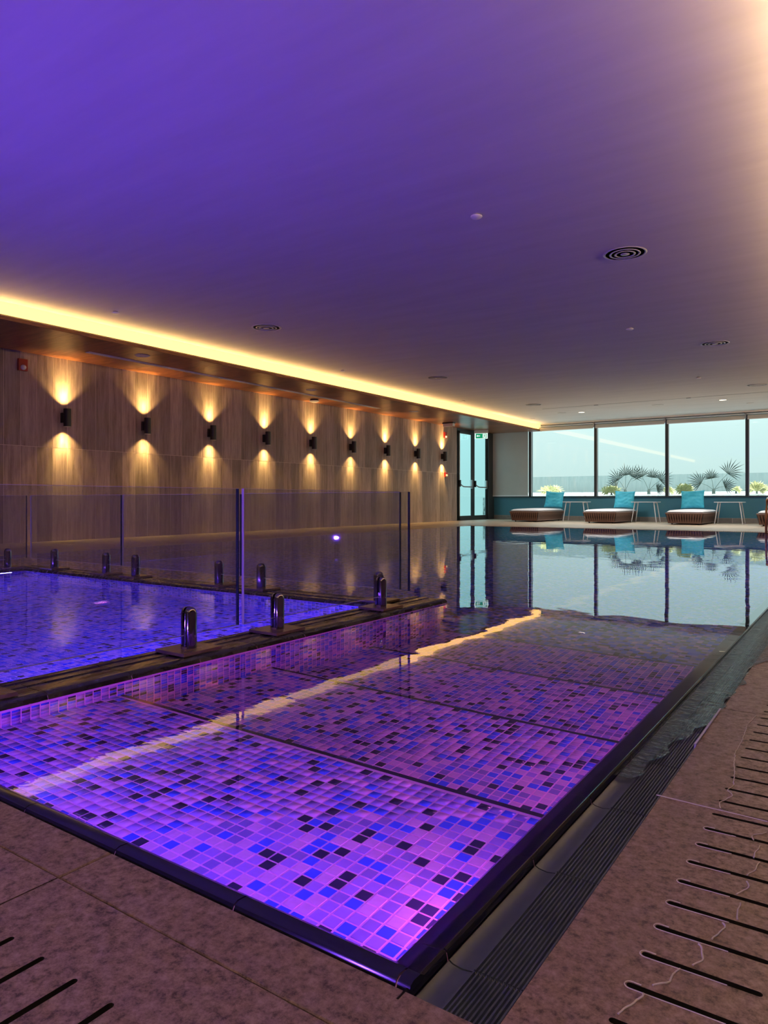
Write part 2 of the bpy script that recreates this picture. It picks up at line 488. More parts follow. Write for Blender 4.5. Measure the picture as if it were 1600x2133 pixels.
soffit_r = tag(MB().box(XCR, XR, YB, YF, HS, HS + .04).build('trim_soffit_right', M['plank']), 'timber soffit above the right-hand deck', kind='structure')
cove2 = thing('cove_light', (XCR, 9, HS), 'warm cove light strip along the right of the ceiling, just out of view', 'light')
MB().box(0, .03, YB - 9, YF - 9.0, 0.04, HC - HS).build('diffuser', M['cove'], cove2)
tape(XCR - .018, -.8, 200.0, cove2, (1.0, 0.66, 0.32))

# ================================================================== windows
def window(i):
    x0, x1 = WX[i], WX[i + 1]
    w = thing('window_%d' % (i + 1), (0, YF, 0), None, None, kind='structure'); w['label'] = 'tall window pane number %d of the far glazing' % (i + 1)
    w['label'] = ['window bay behind the lowered grey blind', 'clear window bay behind the first lounger', 'clear window bay with two palms outside',
                  'clear window bay with one spreading palm outside', 'rightmost visible window bay, cut by the frame', 'window bay out of view on the right'][i]
    MB().box(x0, x1, 0.02, .12, SILL - .03, SILL).box(x0, x1, 0.02, .12, HEAD, HEAD + .03).box(x0, x0 + .035, .02, .12, SILL, HEAD).box(x1 - .035, x1, .02, .12, SILL, HEAD).build('frame', M['frame'], w)
    MB().box(x0 + .035, x1 - .035, .06, .066, SILL, HEAD).build('pane', M['window_glass'], w)
    # mullion facing the room
    MB().box(x1 - .03, x1 + .045, -.06, .02, SILL - .03, HEAD + .02).build('mullion', M['frame'], w)
    MB().box(x1 + .045, x1 + .06, -.055, .02, SILL, HEAD).build('bead', M['frame_light'], w)
    return w
for i in range(6): window(i)
tag(MB().box(XL, XR, YF - .045, YF, SILL - .035, SILL - .01).build('trim_sill', M['frame']), 'dark sill under the long window', kind='structure')

# roller blinds: cassette, rolled cloth, brackets; the first one lowered
for i in range(6):
    x0, x1 = WX[i], WX[i + 1]
    lab = ['roller blind lowered over the leftmost window bay', 'rolled-up blind above the window behind the first lounger', 'rolled-up blind above the window with two palms',
           'rolled-up blind above the window with the single spreading palm', 'rolled-up blind at the right edge of the photo', 'rolled-up blind out of view on the right'][i]
    b = thing('roller_blind', ((x0 + x1) / 2, YF - .1, 2.82), lab, 'blind')
    hw = (x1 - x0) / 2 - .03
    if i == 0:
        MB().box(-hw, hw, -.003, .003, .76 - 2.82, -.02).build('cloth', M['blind'], b)
        MB().box(-hw, hw, -.012, .012, .735 - 2.82, .775 - 2.82).build('bottom_bar', M['white_metal'], b)
        MB().tube([(-hw - .01, -.03, -.2), (-hw - .03, -.03, -.9), (-hw - .06, -.03, -2.5)], .004, 5).build('chain', M['white_metal'], b)
    else:
        MB().lathe([(.04, -hw), (.04, hw)], 14, (0, 0, .02), axis='x').build('roll', M['blind'], b, smooth=40)
        MB().box(-hw, hw, -.04, -.036, -.05, .02).build('cloth', M['blind'], b)
        MB().box(-hw, hw, -.045, -.031, -.062, -.045).build('bottom_bar', M['white_metal'], b)
    MB().box(-hw - .02, hw + .02, -.05, .05, .075, .095).build('cassette', M['white_metal'], b)
    MB().box(hw, hw + .03, -.06, .05, -.03, .11).build('bracket', M['frame_light'], b)
tag(MB().box(XC + .1, XR, YF - .18, YF, HC - .045, HC).build('trim_blind_rail', M['white_metal']), 'white pelmet rail above the blinds', kind='structure')
tag(MB().box(XC + .1, XR, YF - .19, YF - .18, HC - .05, HC - .042).build('trim_shadow', M['frame']), 'thin dark shadow line of the pelmet', kind='structure')

# ================================================================== glazed double door in the left wall
def door(i, y0, y1, label):
    d = thing('door_%d' % i, (XL, y0, 0), label, None, kind='structure')
    w = y1 - y0; t = 2.70; st = .085
    MB().box(-.03, .0, 0, st, 0, t).box(-.03, 0, w - st, w, 0, t).box(-.03, 0, st, w - st, 0, .14).box(-.03, 0, st, w - st, t - .07, t).build('frame', M['frame'], d)
    MB().box(-.016, -.010, st, w - st, .14, t - .07).build('pane', M['door_glass'], d)
    bar = MB().tube([(.02, .10, 1.10), (.03, .12, 1.09), (.07, .2, 1.03), (.075, .3, 1.02), (.075, w - .15, 1.02)], .018, 8).build('push_bar', M['frame_light'], d, smooth=50)
    MB().box(0, .05, w - .17, w - .06, .97, 1.24).build('latch_case', M['steel'], bar)
    MB().box(0, .04, .05, .13, 1.02, 1.22).build('hinge_case', M['black_metal'], bar)
    return d
door(1, 18.64, 19.60, 'left leaf of the glazed exit door beside the stone wall')
door(2, 19.64, 20.60, 'right leaf of the glazed exit door below the exit sign')
tag(MB().box(XL - .04, XL, 18.58, 18.64, 0, 2.77).box(XL - .04, XL, 19.60, 19.64, 0, 2.77).box(XL - .04, XL + .01, 18.58, 20.66, 2.70, 2.77)
    .box(XL - .04, XL + .06, 20.60, 20.99, 0, 2.77).build('trim_door_frame', M['frame']), 'dark metal frame around the double door', kind='structure')

# exit sign
s = thing('exit_sign', (-9.86, 19.6, HS), 'green and white exit sign hanging over the glazed door', 'sign', rz=R(18))
MB().box(-.21, .21, -.03, .03, -.10, 0).build('housing', M['white'], s)
MB().box(-.20, .20, -.008, .008, -.27, -.10).build('plate', M['white_sign'], s)
g = MB().box(-.165, .165, -.0115, -.0085, -.255, -.11).build('green_face', M['green_sign'], s)
MB().add([(-.145, -.013, -.182), (-.095, -.013, -.145), (-.095, -.013, -.17), (-.03, -.013, -.17), (-.03, -.013, -.195), (-.095, -.013, -.195), (-.095, -.013, -.22)],
         [(0, 1, 6), (2, 3, 4, 5)]).build('arrow', M['white_sign'], g)
MB().box(.05, .145, -.013, -.0118, -.245, -.12).build('doorway', M['white_sign'], g)
man = MB().lathe([(.001, -.0005), (.011, -.0005), (.011, .0005), (.001, .0005)], 10, (.10, -.0145, -.14), axis='y')
man.add([(.092, -.0145, -.155), (.108, -.0145, -.153), (.102, -.0145, -.195), (.086, -.0145, -.195)], [(0, 1, 2, 3)])
man.add([(.090, -.0145, -.195), (.102, -.0145, -.195), (.078, -.0145, -.235), (.068, -.0145, -.230)], [(0, 1, 2, 3)])
man.add([(.092, -.0145, -.195), (.102, -.0145, -.190), (.122, -.0145, -.212), (.115, -.0145, -.222)], [(0, 1, 2, 3)])
man.add([(.075, -.0145, -.160), (.105, -.0145, -.156), (.130, -.0145, -.178), (.124, -.0145, -.185)], [(0, 1, 2, 3)])
man.build('running_figure', M['green_sign'], g)

# ================================================================== wall sconces
ordn = ['first wall sconce from the left, nearest the camera', 'second wall sconce from the left', 'third wall sconce from the left', 'fourth wall sconce from the left',
        'middle one of the nine wall sconces', 'fourth wall sconce from the glazed door', 'third wall sconce from the glazed door', 'second wall sconce from the glazed door',
        'wall sconce nearest the glazed door, between two red alarms']
body = MB().lathe([(.050, 0.0), (.054, 0.0), (.054, .27), (.050, .27), (.050, .255), (.046, .255)], 24).mesh('shade', M['black_metal'], 40)
body2 = MB().lathe([(.040, .004), (.052, .004), (.052, .25), (.040, .25)], 24).mesh('core', M['black_metal'], 40)
ring = MB().lathe([(.044, -.004), (.053, -.004), (.053, .001), (.044, .001), (.044, -.004)], 24).mesh('rim', M['white_metal'], 40)
brk = MB().box(-.11, -.045, -.045, .045, .06, .21).mesh('bracket', M['black_metal'])
lens = MB().lathe([(.0001, .006), (.038, .006)], 20).mesh('lens', M['lamp_warm'])
for i in range(9):
    yy = 6.10 + 1.447 * i
    s = thing('wall_sconce', (XL + .11, yy, 1.735), 'black up-and-down cylinder light, ' + ordn[i], 'lamp', 'black cylinder sconces on the stone wall')
    put('shade', body, s); put('core', body2, s); put('rim', ring, s); put('bracket', brk, s)
    b = put('lens', lens, s, (0, 0, -.004))
    for (dz, dd) in ((.275, 1), (-.01, -1)):
        light('sconce_beam', 'SPOT', (XL + .11, yy, 1.735 + dz), (-.10, 0, dd), 30.0, (1.0, 0.60, 0.20), s, spot_size=R(104), spot_blend=0.6, shadow_soft_size=.02)
        light('sconce_core', 'SPOT', (XL + .11, yy, 1.735 + dz), (-.22, 0, dd), 75.0, (1.0, 0.66, 0.21), s, spot_size=R(54), spot_blend=0.95, shadow_soft_size=.02)

# alarms, speakers, emergency light, slot diffusers
def alarm(y, z, label, big=True):
    a = thing('fire_alarm', (XL, y, z), label, 'alarm')
    h = .17 if big else .13
    MB().box(0, .045, -.065, .065, -h / 2, h / 2).build('case', M['red'], a)
    MB().lathe([(.0001, .085), (.03, .075), (.04, .05), (.04, .045)], 14, (0, 0, -h * .22), axis='x').build('strobe', M['lens'], a, smooth=50)
alarm(5.46, 2.58, 'red fire alarm strobe high on the stone wall at the far left')
alarm(17.84, 2.50, 'red alarm strobe above the last sconce, near the glazed door')
alarm(17.88, 1.355, 'small red alarm call point below the last sconce, near the door', False)

def ceil_disc(name, x, y, z, r, label, cat, kind='flat', group=None):
    o = thing(name, (x, y, z), label, cat, group)
    if kind == 'flat':
        MB().lathe([(r, 0), (r, -.006), (r * .93, -.008), (r * .9, -.004), (.0001, -.004)], 24).build('cover', M['white'], o, smooth=40)
        MB().lathe([(r * 1.02, -.001), (r * 1.04, -.001), (r * 1.04, -.003), (r * 1.02, -.003), (r * 1.02, -.001)], 24).build('rim', M['grey_plastic'], o)
    if kind == 'lit':
        MB().lathe([(r * .8, -.003), (r, -.003), (r, -.010), (r * .82, -.010), (r * .8, -.003)], 24).build('rim', M['white'], o, smooth=40)
        MB().lathe([(.0001, -.005), (r * .8, -.005)], 20).build('glow', M['downlight'], o)
    if kind == 'cap':
        MB().lathe([(r * .6, 0), (r * .6, -.014)], 16).build('neck', M['grey_plastic'], o)
        MB().lathe([(.0001, -.030), (r * .8, -.028), (r, -.020), (r, -.014), (.0001, -.014)], 20).build('cap', M['cap_white'], o, smooth=40)
    return o
for (x, y, l) in ((-8.93, 6.62, 'flat round speaker in the timber soffit above the second sconce'), (-8.99, 10.57, 'flat round speaker in the timber soffit beside the middle of the slot grille'),
                  (-9.13, 14.55, 'flat round speaker in the timber soffit past the end of the slot grille')):
    ceil_disc('ceiling_speaker', x, y, HS, .11, l, 'speaker')
o = thing('smoke_detector', (-9.80, 11.60, HS), 'white smoke detector hanging under the timber soffit near the wall', 'detector')
MB().lathe([(.085, 0), (.085, -.02), (.075, -.025)], 24).build('base', M['black_metal'], o)
MB().lathe([(.10, -.025), (.105, -.035), (.09, -.055), (.05, -.068), (.0001, -.07)], 24).build('head', M['white'], o, smooth=50)
o = thing('emergency_light', (-9.65, 17.2, HS), 'boxy emergency light under the soffit near the glazed door', 'light')
MB().box(-.17, .17, -.07, .07, -.03, 0).build('housing', M['black_metal'], o)
MB().box(-.155, .155, -.06, .06, -.11, -.03).build('lens_cover', M['lens'], o)

o = thing('slot_diffuser', (-9.44, 9.8, HS), 'long white slot air grille in the timber soffit', 'vent', rz=0)
for j, dx in enumerate((-.045, -.015, .015, .045)):
    MB().box(dx - .006, dx + .006, -3.8, 3.8, -.008, 0).build('slat', M['white_metal'], o)
MB().box(-.05, .05, -3.8, 3.8, -.0035, -.0005).build('backing', M['grey_plastic'], o)
o.rotation_euler.z = R(1.0)
o = thing('slot_diffuser', (-3.4, 17.42, HC), 'thin linear slot grille across the ceiling near the windows', 'vent')
MB().box(-3.6, 3.6, -.012, .012, -.004, 0).build('slot', M['grey_plastic'], o)
for dx in (-2.2, -.05, 2.1): MB().box(dx - .05, dx + .05, -.02, .02, -.008, 0).build('clip', M['black_metal'], o)

DIFF = [(-6.80, 7.04, 'concentric round air diffuser near the cove, above the glass fence'), (-6.86, 11.79, 'concentric round air diffuser near the cove, middle of the room'),
        (-6.85, 16.46, 'concentric round air diffuser left of the far ceiling slot'), (-1.93, 6.87, 'largest concentric round air diffuser, nearest the camera'),
        (-1.92, 11.58, 'concentric round air diffuser on the right, halfway to the windows'), (-1.90, 16.24, 'concentric round air diffuser at the right edge near the windows')]
for (x, y, l) in DIFF:
    o = thing('ceiling_diffuser', (x, y, HC), l, 'vent', 'round ceiling air diffusers')
    MB().lathe([(.178, -.002), (.179, -.005), (.186, -.008), (.196, -.006), (.201, -.002), (.178, -.002)], 40).build('outer_ring', M['white_metal'], o, smooth=40)
    MB().lathe([(.0001, -.0012), (.180, -.0012)], 40).build('throat', M['dark_void'], o)
    for (r0, z) in ((.134, -.007), (.088, -.009)):
        MB().lathe([(r0 + .010 * math.cos(2 * PI * k / 8), z + .0035 * math.sin(2 * PI * k / 8)) for k in range(9)], 36).build('ring', M['white_metal'], o, smooth=60)
    MB().lathe([(.0001, -.006), (.036, -.006), (.042, -.009), (.036, -.013), (.0001, -.013)], 28).build('centre_cone', M['white_metal'], o, smooth=40)
for (x, y, l) in [(-2.68, 5.24, 'small flush sprinkler cover in the purple middle of the ceiling'), (-7.78, 5.37, 'small round sprinkler cover beside the cove at the left'),
                  (-2.71, 9.88, 'small white sprinkler cover right of centre, between the two right diffusers'), (-1.9, 14.4, 'small white sprinkler cover at the far right of the ceiling'),
                  (-7.9, 10.15, 'small white sprinkler cover beside the middle of the cove'), (-7.95, 14.88, 'small white sprinkler cover beside the far part of the cove')]:
    if x == -1.9: x, y = -2.71, 14.6
    ceil_disc('sprinkler_cover', x, y, HC, .048, l, 'sprinkler', 'cap')
for (x, y, l) in ((-6.37, 18.6, 'lit round downlight left of the ceiling slot by the windows'), (-2.85, 18.2, 'lit round downlight on the right near the windows')):
    t = ceil_disc('downlight', x, y, HC, .10, l, 'light', 'lit')
    light('downlight_beam', 'SPOT', (x, y, HC - .02), (0, 0, -1), 330.0, (1.0, 0.95, 0.90), t, spot_size=R(140), spot_blend=1.0, shadow_soft_size=.08)
ceil_disc('ceiling_speaker', -6.88, 18.5, HC, .11, 'flat round speaker beside the left downlight by the windows', 'speaker')
ceil_disc('ceiling_speaker', -4.34, 18.3, HC, .13, 'flat round speaker between the two lit downlights', 'speaker')
ceil_disc('ceiling_speaker', -8.05, 19.3, HC, .07, 'tiny round ceiling disc at the far end of the cove', 'speaker')
ceil_disc('ceiling_speaker', -2.4, 19.2, HC, .08, 'small round ceiling disc right of the right downlight', 'speaker')

# ================================================================== pool basin, steps, mosaic
PXR, PXK = -0.50, -2.15       # right wall of the pool, wall under the glass kerb
PY0 = 0.785
STEP = [0.785, 1.515, 2.265, 3.015, 3.765]
DEP = [0.22, 0.44, 0.66, 0.88]
DEEP = 1.25
KY1 = 3.74                    # end of the kerb carrying the near glass
KBY0, KBY1 = 3.31, 3.55       # far kerb of the small pool
KCX0, KCX1 = -6.36, -6.12     # left kerb of the small pool
KAX0, KAX1 = -2.36, -2.11     # near kerb
KID_D = 0.50

def tile_mesh(m):
    h = PITCH / 2 - .0014
    mb = MB(); b = .0012
    mb.add([(-h, -h, -.004), (h, -h, -.004), (h, h, -.004), (-h, h, -.004), (-h + b, -h + b, .0015), (h - b, -h + b, .0015), (h - b, h - b, .0015), (-h + b, h - b, .0015)],
           [(4, 5, 6, 7), (0, 1, 5, 4), (1, 2, 6, 5), (2, 3, 7, 6), (3, 0, 4, 7)])
    return mb.mesh('mosaic_tile', m)
TM = [tile_mesh(M[t[0]]) for t in TILE]
rng = np.random.default_rng(11)

def mosaic(parent, o, u, v, n, nu, nv, near=None, name='mosaic_field', lift=.0015):
    """grid of nu x nv tiles from corner o along unit vectors u, v (normal n). The `near` predicate picks single tiles."""
    o, u, v, n = [np.array(a, float) for a in (o, u, v, n)]
    ci = np.searchsorted(TW, rng.random((nu, nv)))
    h = PITCH / 2 - .0014; b = .0010
    V = []; Fc = []; MI = []
    I, J = np.meshgrid(np.arange(nu), np.arange(nv), indexing='ij')
    cen = o + (I[..., None] + .5) * PITCH * u + (J[..., None] + .5) * PITCH * v
    keep = np.ones((nu, nv), bool)
    if near is not None:
        d = np.linalg.norm(cen - np.array([0, 0, .62]), axis=2)
        vis = near(cen)
        d = np.where(vis, d, 1e9)
        idx = np.argsort(d.ravel())[:300]
        rot = Matrix((Vector(u), Vector(v), Vector(n))).transposed().to_4x4()
        for q in idx:
            if d.ravel()[q] > 1e8: break
            i, j = divmod(int(q), nv)
            keep[i, j] = False
            t = bpy.data.objects.new('mosaic_tile', TM[ci[i, j]]); C.objects.link(t)
            t.matrix_world = Matrix.Translation(Vector(cen[i, j])) @ rot
            t.parent = parent; t.matrix_parent_inverse = Matrix.Translation(-Vector(parent.location))
    cc = cen[keep]; m = ci[keep]; k = len(cc)
    offs = np.array([(-h, -h, -.004), (h, -h, -.004), (h, h, -.004), (-h, h, -.004), (-h + b, -h + b, lift), (h - b, -h + b, lift), (h - b, h - b, lift), (-h + b, h - b, lift)])
    L = offs[:, 0:1] * u + offs[:, 1:2] * v + offs[:, 2:3] * n
    V = (cc[:, None, :] + L[None]).reshape(-1, 3) - np.array(parent.location)
    fq = np.array([(4, 5, 6, 7), (0, 1, 5, 4), (1, 2, 6, 5), (2, 3, 7, 6), (3, 0, 4, 7)])
    Fc = (np.arange(k)[:, None, None] * 8 + fq[None]).reshape(-1, 4)
    me = bpy.data.meshes.new(name)
    me.vertices.add(len(V)); me.vertices.foreach_set('co', V.ravel().astype(np.float32))
    me.loops.add(Fc.size); me.loops.foreach_set('vertex_index', Fc.ravel().astype(np.int32))
    me.polygons.add(len(Fc)); me.polygons.foreach_set('loop_start', (np.arange(len(Fc)) * 4).astype(np.int32))
    me.polygons.foreach_set('material_index', np.repeat(m, 5).astype(np.int32))
    for t in TILE: me.materials.append(M[t[0]])
    me.update(); me.validate()
    ob = put(name, me, parent)
    return tag(ob, kind='stuff')

nx = 54
for i in range(4):
    y0, y1 = STEP[i], STEP[i + 1]
    d = DEP[i]
    lab = ['shallowest mosaic step, nearest the camera', 'second mosaic step down into the pool', 'third mosaic step down, faintly lit', 'fourth, deepest mosaic step'][i]
    st = tag(MB().box(PXK, PXR, y0, y1, -DEEP, -d).build('pool_step', M['grout_pool']), lab, kind='structure')
    MB().box(PXK + .002, PXR - .002, y1 - .013, y1 + .002, -d - .01, -d + .003).build('nosing_strip', M['coping'], st)
    vis = (lambda c: (c[..., 0] < PXR - .06) & (c[..., 1] > STEP[0] + .10)) if i < 2 else None
    mosaic(st, (PXR - .006 - nx * PITCH, y0 + .003, -d), (1, 0, 0), (0, 1, 0), (0, 0, 1), nx + 0, 23 if i == 0 else 24, vis)

basin = tag(MB().box(PL - .3, PXR + .10, STEP[4], PF + .3, -DEEP - .1, -DEEP).box(PL - .3, KCX0, PY0 - .2, STEP[4], -DEEP - .1, -DEEP).box(KCX0, PXK, KBY1 - .02, STEP[4], -DEEP - .1, -DEEP)
            .box(PXR, PXR + .10, PY0 - .2, PF + .1, -DEEP, -.03).box(PL - .12, PL, PY0 - .2, PF + .1, -DEEP, -.02).box(PL, PXR, PF, PF + .12, -DEEP, -.02)
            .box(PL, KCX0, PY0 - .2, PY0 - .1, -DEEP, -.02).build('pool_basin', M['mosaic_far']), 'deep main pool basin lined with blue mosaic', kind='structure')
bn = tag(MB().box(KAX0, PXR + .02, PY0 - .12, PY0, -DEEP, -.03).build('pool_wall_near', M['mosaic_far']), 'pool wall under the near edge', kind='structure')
# wall under the near glass kerb
kw = tag(MB().box(KAX0 + .03, PXK - .002, PY0 - .3, KY1 - .01, -DEEP, -.015).build('pool_wall', M['grout_pool']), 'mosaic wall below the dark kerb with the glass fence', kind='structure')
mosaic(kw, (PXK - .002, PY0 + .003, -.012 - 30 * PITCH), (0, 1, 0), (0, 0, 1), (1, 0, 0), 96, 30)
mosaic(kw, (PXK - .004, KY1 - .01, -.012 - 30 * PITCH), (-1, 0, 0), (0, 0, 1), (0, 1, 0), 5, 30, name='mosaic_end')
# small pool behind the glass
kf = tag(MB().box(KCX1 - .1, KAX0 + .05, 0.4, KBY0 + .05, -KID_D - .1, -KID_D).build('small_pool_floor', M['grout_pool']), 'mosaic floor of the small violet-lit pool', kind='structure')
mosaic(kf, (KCX1 + .02, 0.55, -KID_D), (1, 0, 0), (0, 1, 0), (0, 0, 1), int((KAX0 - KCX1 - .0) / PITCH), int((KBY0 - .55) / PITCH))
kwl = tag(MB().box(KCX1 - .2, KAX0 + .03, KBY0 + .018, KBY1 - .02, -DEEP, -.015).box(KCX0 + .02, KCX1 - .018, 0.45, KBY1 - .02, -DEEP, -.015).box(KCX0, KAX0 + .1, .44, .55, -KID_D - .1, -.02)
          .box(KAX0 + .018, KAX0 + .04, .45, KBY0 + .1, -KID_D - .1, -.015).build('small_pool_wall', M['grout_pool']), 'mosaic walls of the small pool', kind='structure')
mosaic(kwl, (KCX1 - .018, KBY0 + .018, -.012 - 16 * PITCH), (1, 0, 0), (0, 0, 1), (0, -1, 0), int((KAX0 - KCX1) / PITCH) + 1, 16)
mosaic(kwl, (KCX1 - .018, KBY0 + .018, -.012 - 16 * PITCH), (0, -1, 0), (0, 0, 1), (1, 0, 0), 88, 16, name='mosaic_side')

# water
def sheet(mb, x0, x1, y0, y1, z):
    mb.add([(x0, y0, z), (x1, y0, z), (x1, y1, z), (x0, y1, z)], [(0, 1, 2, 3)])
ZW = -0.001
mb = MB(); sheet(mb, KAX1 - .15, PXR + .018, PY0 - .02, KBY1 - .1, ZW); sheet(mb, PL - .001, PXR + .018, KBY1 - .1, PF + .01, ZW); sheet(mb, PL - .001, KCX0 + .12, PY0 - .15, KBY1 - .1, ZW)
tag(mb.build('pool_water', M['water']), 'calm reflecting water of the main pool', 'water', kind='stuff')
mb = MB(); sheet(mb, KCX1 - .1, KAX0 + .1, .50, KBY0 + .1, ZW)
tag(mb.build('small_pool_water', M['kid_water']), 'rippled violet water of the small pool behind the glass fence', 'water', kind='stuff')

# underwater lamps
VIO = (0.25, 0.07, 1.0); PNK = (1.0, 0.12, 0.85); BLU = (0.13, 0.10, 1.0)
def pool_lamp(x, y, z, nrm, label, color, energy, size=.10, spot=None, lensm=None):
    t = thing('underwater_lamp', (x, y, z), label, 'lamp', None)
    n_ = Vector(nrm)
    q = n_.to_track_quat('Z', 'Y').to_euler()
    h = MB().lathe([(.075, -.012), (.075, .004), (.055, .012), (.050, .006), (.0001, .006)], 24).build('housing', M['steel'], t, smooth=40); h.rotation_euler = q
    l = MB().lathe([(.0001, .0085), (.046, .0085)], 20).build('lens', lensm or LENSV, t); l.rotation_euler = q
    p = Vector((x, y, z)) + n_ * .02
    light('pool_beam', 'AREA', p, n_, energy, color, t, shape='DISK', size=size)
    return t
LENSV = emit('violet_lens', (0.75, 0.35, 1.0), 2.5)
LENSP = emit('pink_lens', (1.0, 0.55, 0.95), 5.0)

def strip(x, y, z, direction, lx, col, e, label):
    """LED strip in a channel tucked under the coping"""
    t = thing('led_strip', (x, y, z), label, 'light')
    horiz_x = abs(direction[0]) < abs(direction[1])
    if horiz_x: MB().box(-lx / 2, lx / 2, -.006, .006, -.004, .008).build('channel', M['grey_plastic'], t)
    else: MB().box(-.006, .006, -lx / 2, lx / 2, -.004, .008).build('channel', M['grey_plastic'], t)
    d = bpy.data.lights.new('led_light', 'AREA'); d.shape = 'RECTANGLE'; d.size = lx; d.size_y = .02; d.energy = e; d.color = col
    o = bpy.data.objects.new('led_light', d); C.objects.link(o)
    z_ = -Vector(direction).normalized(); x_ = Vector((1, 0, 0)) if horiz_x else Vector((0, 1, 0)); y_ = z_.cross(x_)
    o.rotation_euler = Matrix((x_, y_, z_)).transposed().to_euler()
    o.location = Vector(direction).normalized() * .012
    o.parent = t
    return t
strip(PXR - .012, 1.8, -.045, (-1, 0, -.12), 1.9, VIO, 7.0, 'violet light strip under the right-hand pool edge')
strip(-1.35, PY0 + .012, -.045, (0, 1, -.12), 1.5, VIO, 5.0, 'violet light strip under the near pool edge')
for (y, e, l) in ((1.06, 2.8, 'pink underwater lamp by the near right pool corner'), (1.80, 2.8, 'pink underwater lamp beside the second step'), (2.62, 2.8, 'pink underwater lamp beside the third step')):
    pool_lamp(PXR - .012, y, -.11, (-1, 0, -.25), l, PNK, e, lensm=LENSP)
# small pool lamps
strip(-4.2, .56, -.06, (0, 1, -.1), 3.4, BLU, 95.0, 'blue-violet light strip under the near edge of the small pool')
strip(KCX1 - .005, 2.0, -.06, (1, 0, -.1), 2.4, BLU, 60.0, 'blue-violet light strip under the left edge of the small pool')
strip(KAX0 + .008, 2.0, -.06, (-1, 0, -.1), 2.6, BLU, 48.0, 'blue-violet light strip under the glass kerb of the small pool')

strip(PXR - .012, 10.0, -.10, (-1, 0, -.3), 6.0, BLU, 16.0, 'blue light strip under the right-hand edge of the deep pool')

# ================================================================== kerbs with dark glazed tiles
def kerb(name, label, prof, a0, a1, joint, mat, swap=False, start=None, parent=None, gmat=None):
    """profile extruded as single tiles with pale joints"""
    g = tag(MB().extrude([(p[0], p[1] - .0035) for p in prof], a0 + .012, a1 - .006, swap=swap).build(name, gmat or M['grout_pool']), label, kind='structure')
    y = a0 if start is None else start
    me = MB().extrude(prof, .0014, joint - .0014, swap=swap).mesh('tile', mat, 30)
    while y < a1 - .02:
        e = min(y + joint, a1); s_ = max(y, a0)
        if abs(e - s_ - joint) < 1e-4: t = put('tile', me, g)
        else: t = MB().extrude(prof, .0014, e - s_ - .0014, swap=swap).build('tile', mat, g, smooth=30)
        t.location = (s_, 0, 0) if swap else (0, s_, 0)
        y += joint
    return g

def kprof(c0, c1, both=True):
    w = c1 - c0
    return [(c0, -.03), (c0 - .003, -.002), (c0 + .004, .014), (c0 + .018, .020), (c0 + .05, .020), (c0 + .055, .016), (c0 + .085, .016), (c0 + .090, .021), (c0 + .12, .021), (c0 + .125, .017),
            (c1 - .045, .017), (c1 - .040, .020), (c1 - .018, .019), (c1 - .004, .012), (c1 + .003, -.002), (c1, -.03), (c1 - .04, -.035), (c0 + .04, -.035)]
kerb('pool_kerb', 'dark wet kerb carrying the near glass fence', kprof(KAX0, KAX1), .55, KY1, .304, M['kerb'], start=.55 + .06)
kerb('pool_kerb', 'dark wet kerb carrying the far glass fence', kprof(KBY0, KBY1), KCX0, KAX0 + .002, .304, M['kerb'], swap=True)
kerb('pool_kerb', 'dark kerb at the left end of the small pool', kprof(KCX0, KCX1), .45, KBY0 + .001, .304, M['kerb'])

# right coping: rounded hand-grip edge, then ribbed overflow gutter
cop = [(-.535, -.045), (-.538, -.028), (-.530, -.014), (-.515, -.006), (-.498, -.004), (-.488, -.0015), (-.484, .001), (-.480, -.001), (-.478, -.010), (-.478, -.06), (-.50, -.06)]
kerb('pool_coping', 'black rounded pool edge along the right side', cop, .73, PF + .02, .304, M['coping'], start=.545)
nc = [(.752, -.04), (.752, -.004), (.756, .004), (.764, .007), (.780, .006), (.792, -.002), (.800, -.014), (.803, -.03), (.800, -.045)]
kerb('pool_coping', 'black rounded pool edge along the near side', nc, KAX1 - .1, -.478, .297, M['coping'], swap=True, start=-2.282 + .0)
def gutter_prof():
    p = [(-.476, -.05), (-.476, -.012), (-.470, -.015), (-.455, -.017)]
    x = -.440
    for k in range(12):
        p += [(x, -.0145), (x + .0022, -.0110), (x + .0042, -.0110), (x + .0056, -.0145)]
        x += .0062
    p += [(-.364, -.0105), (-.363, -.05)]
    return p
kerb('overflow_gutter', 'ribbed dark overflow gutter beside the pool', gutter_prof(), .735, PF, .304, M['gutter'], start=.545, gmat=M['joint'])
# grout joints on the gutter read pale
# far and left edges
kerb('pool_coping', 'pale edge along the far side of the pool', [(PF - .01, -.06), (PF - .01, -.004), (PF, .004), (PF + .06, .003), (PF + .06, -.06)], PL, -.36, .6, M['deck_pale'], swap=True, gmat=M['joint'])
fg = tag(MB().box(PL, -.36, PF + .07, PF + .25, -.03, -.012).build('far_gutter', M['joint_dark']), 'overflow grille along the far pool edge', kind='structure')
sl = MB(); x = PL + .01
while x < -.4: sl.box(x, x + .022, PF + .075, PF + .245, -.012, 0); x += .04
tag(sl.build('grille_slats', M['white'], fg), kind='stuff')
kerb('pool_coping', 'pale edge along the left side of the pool', [(PL + .01, -.06), (PL + .01, -.004), (PL, .004), (PL - .06, .003), (PL - .06, -.06)], PY0 - .2, PF + .07, .6, M['deck_pale'], gmat=M['joint'])

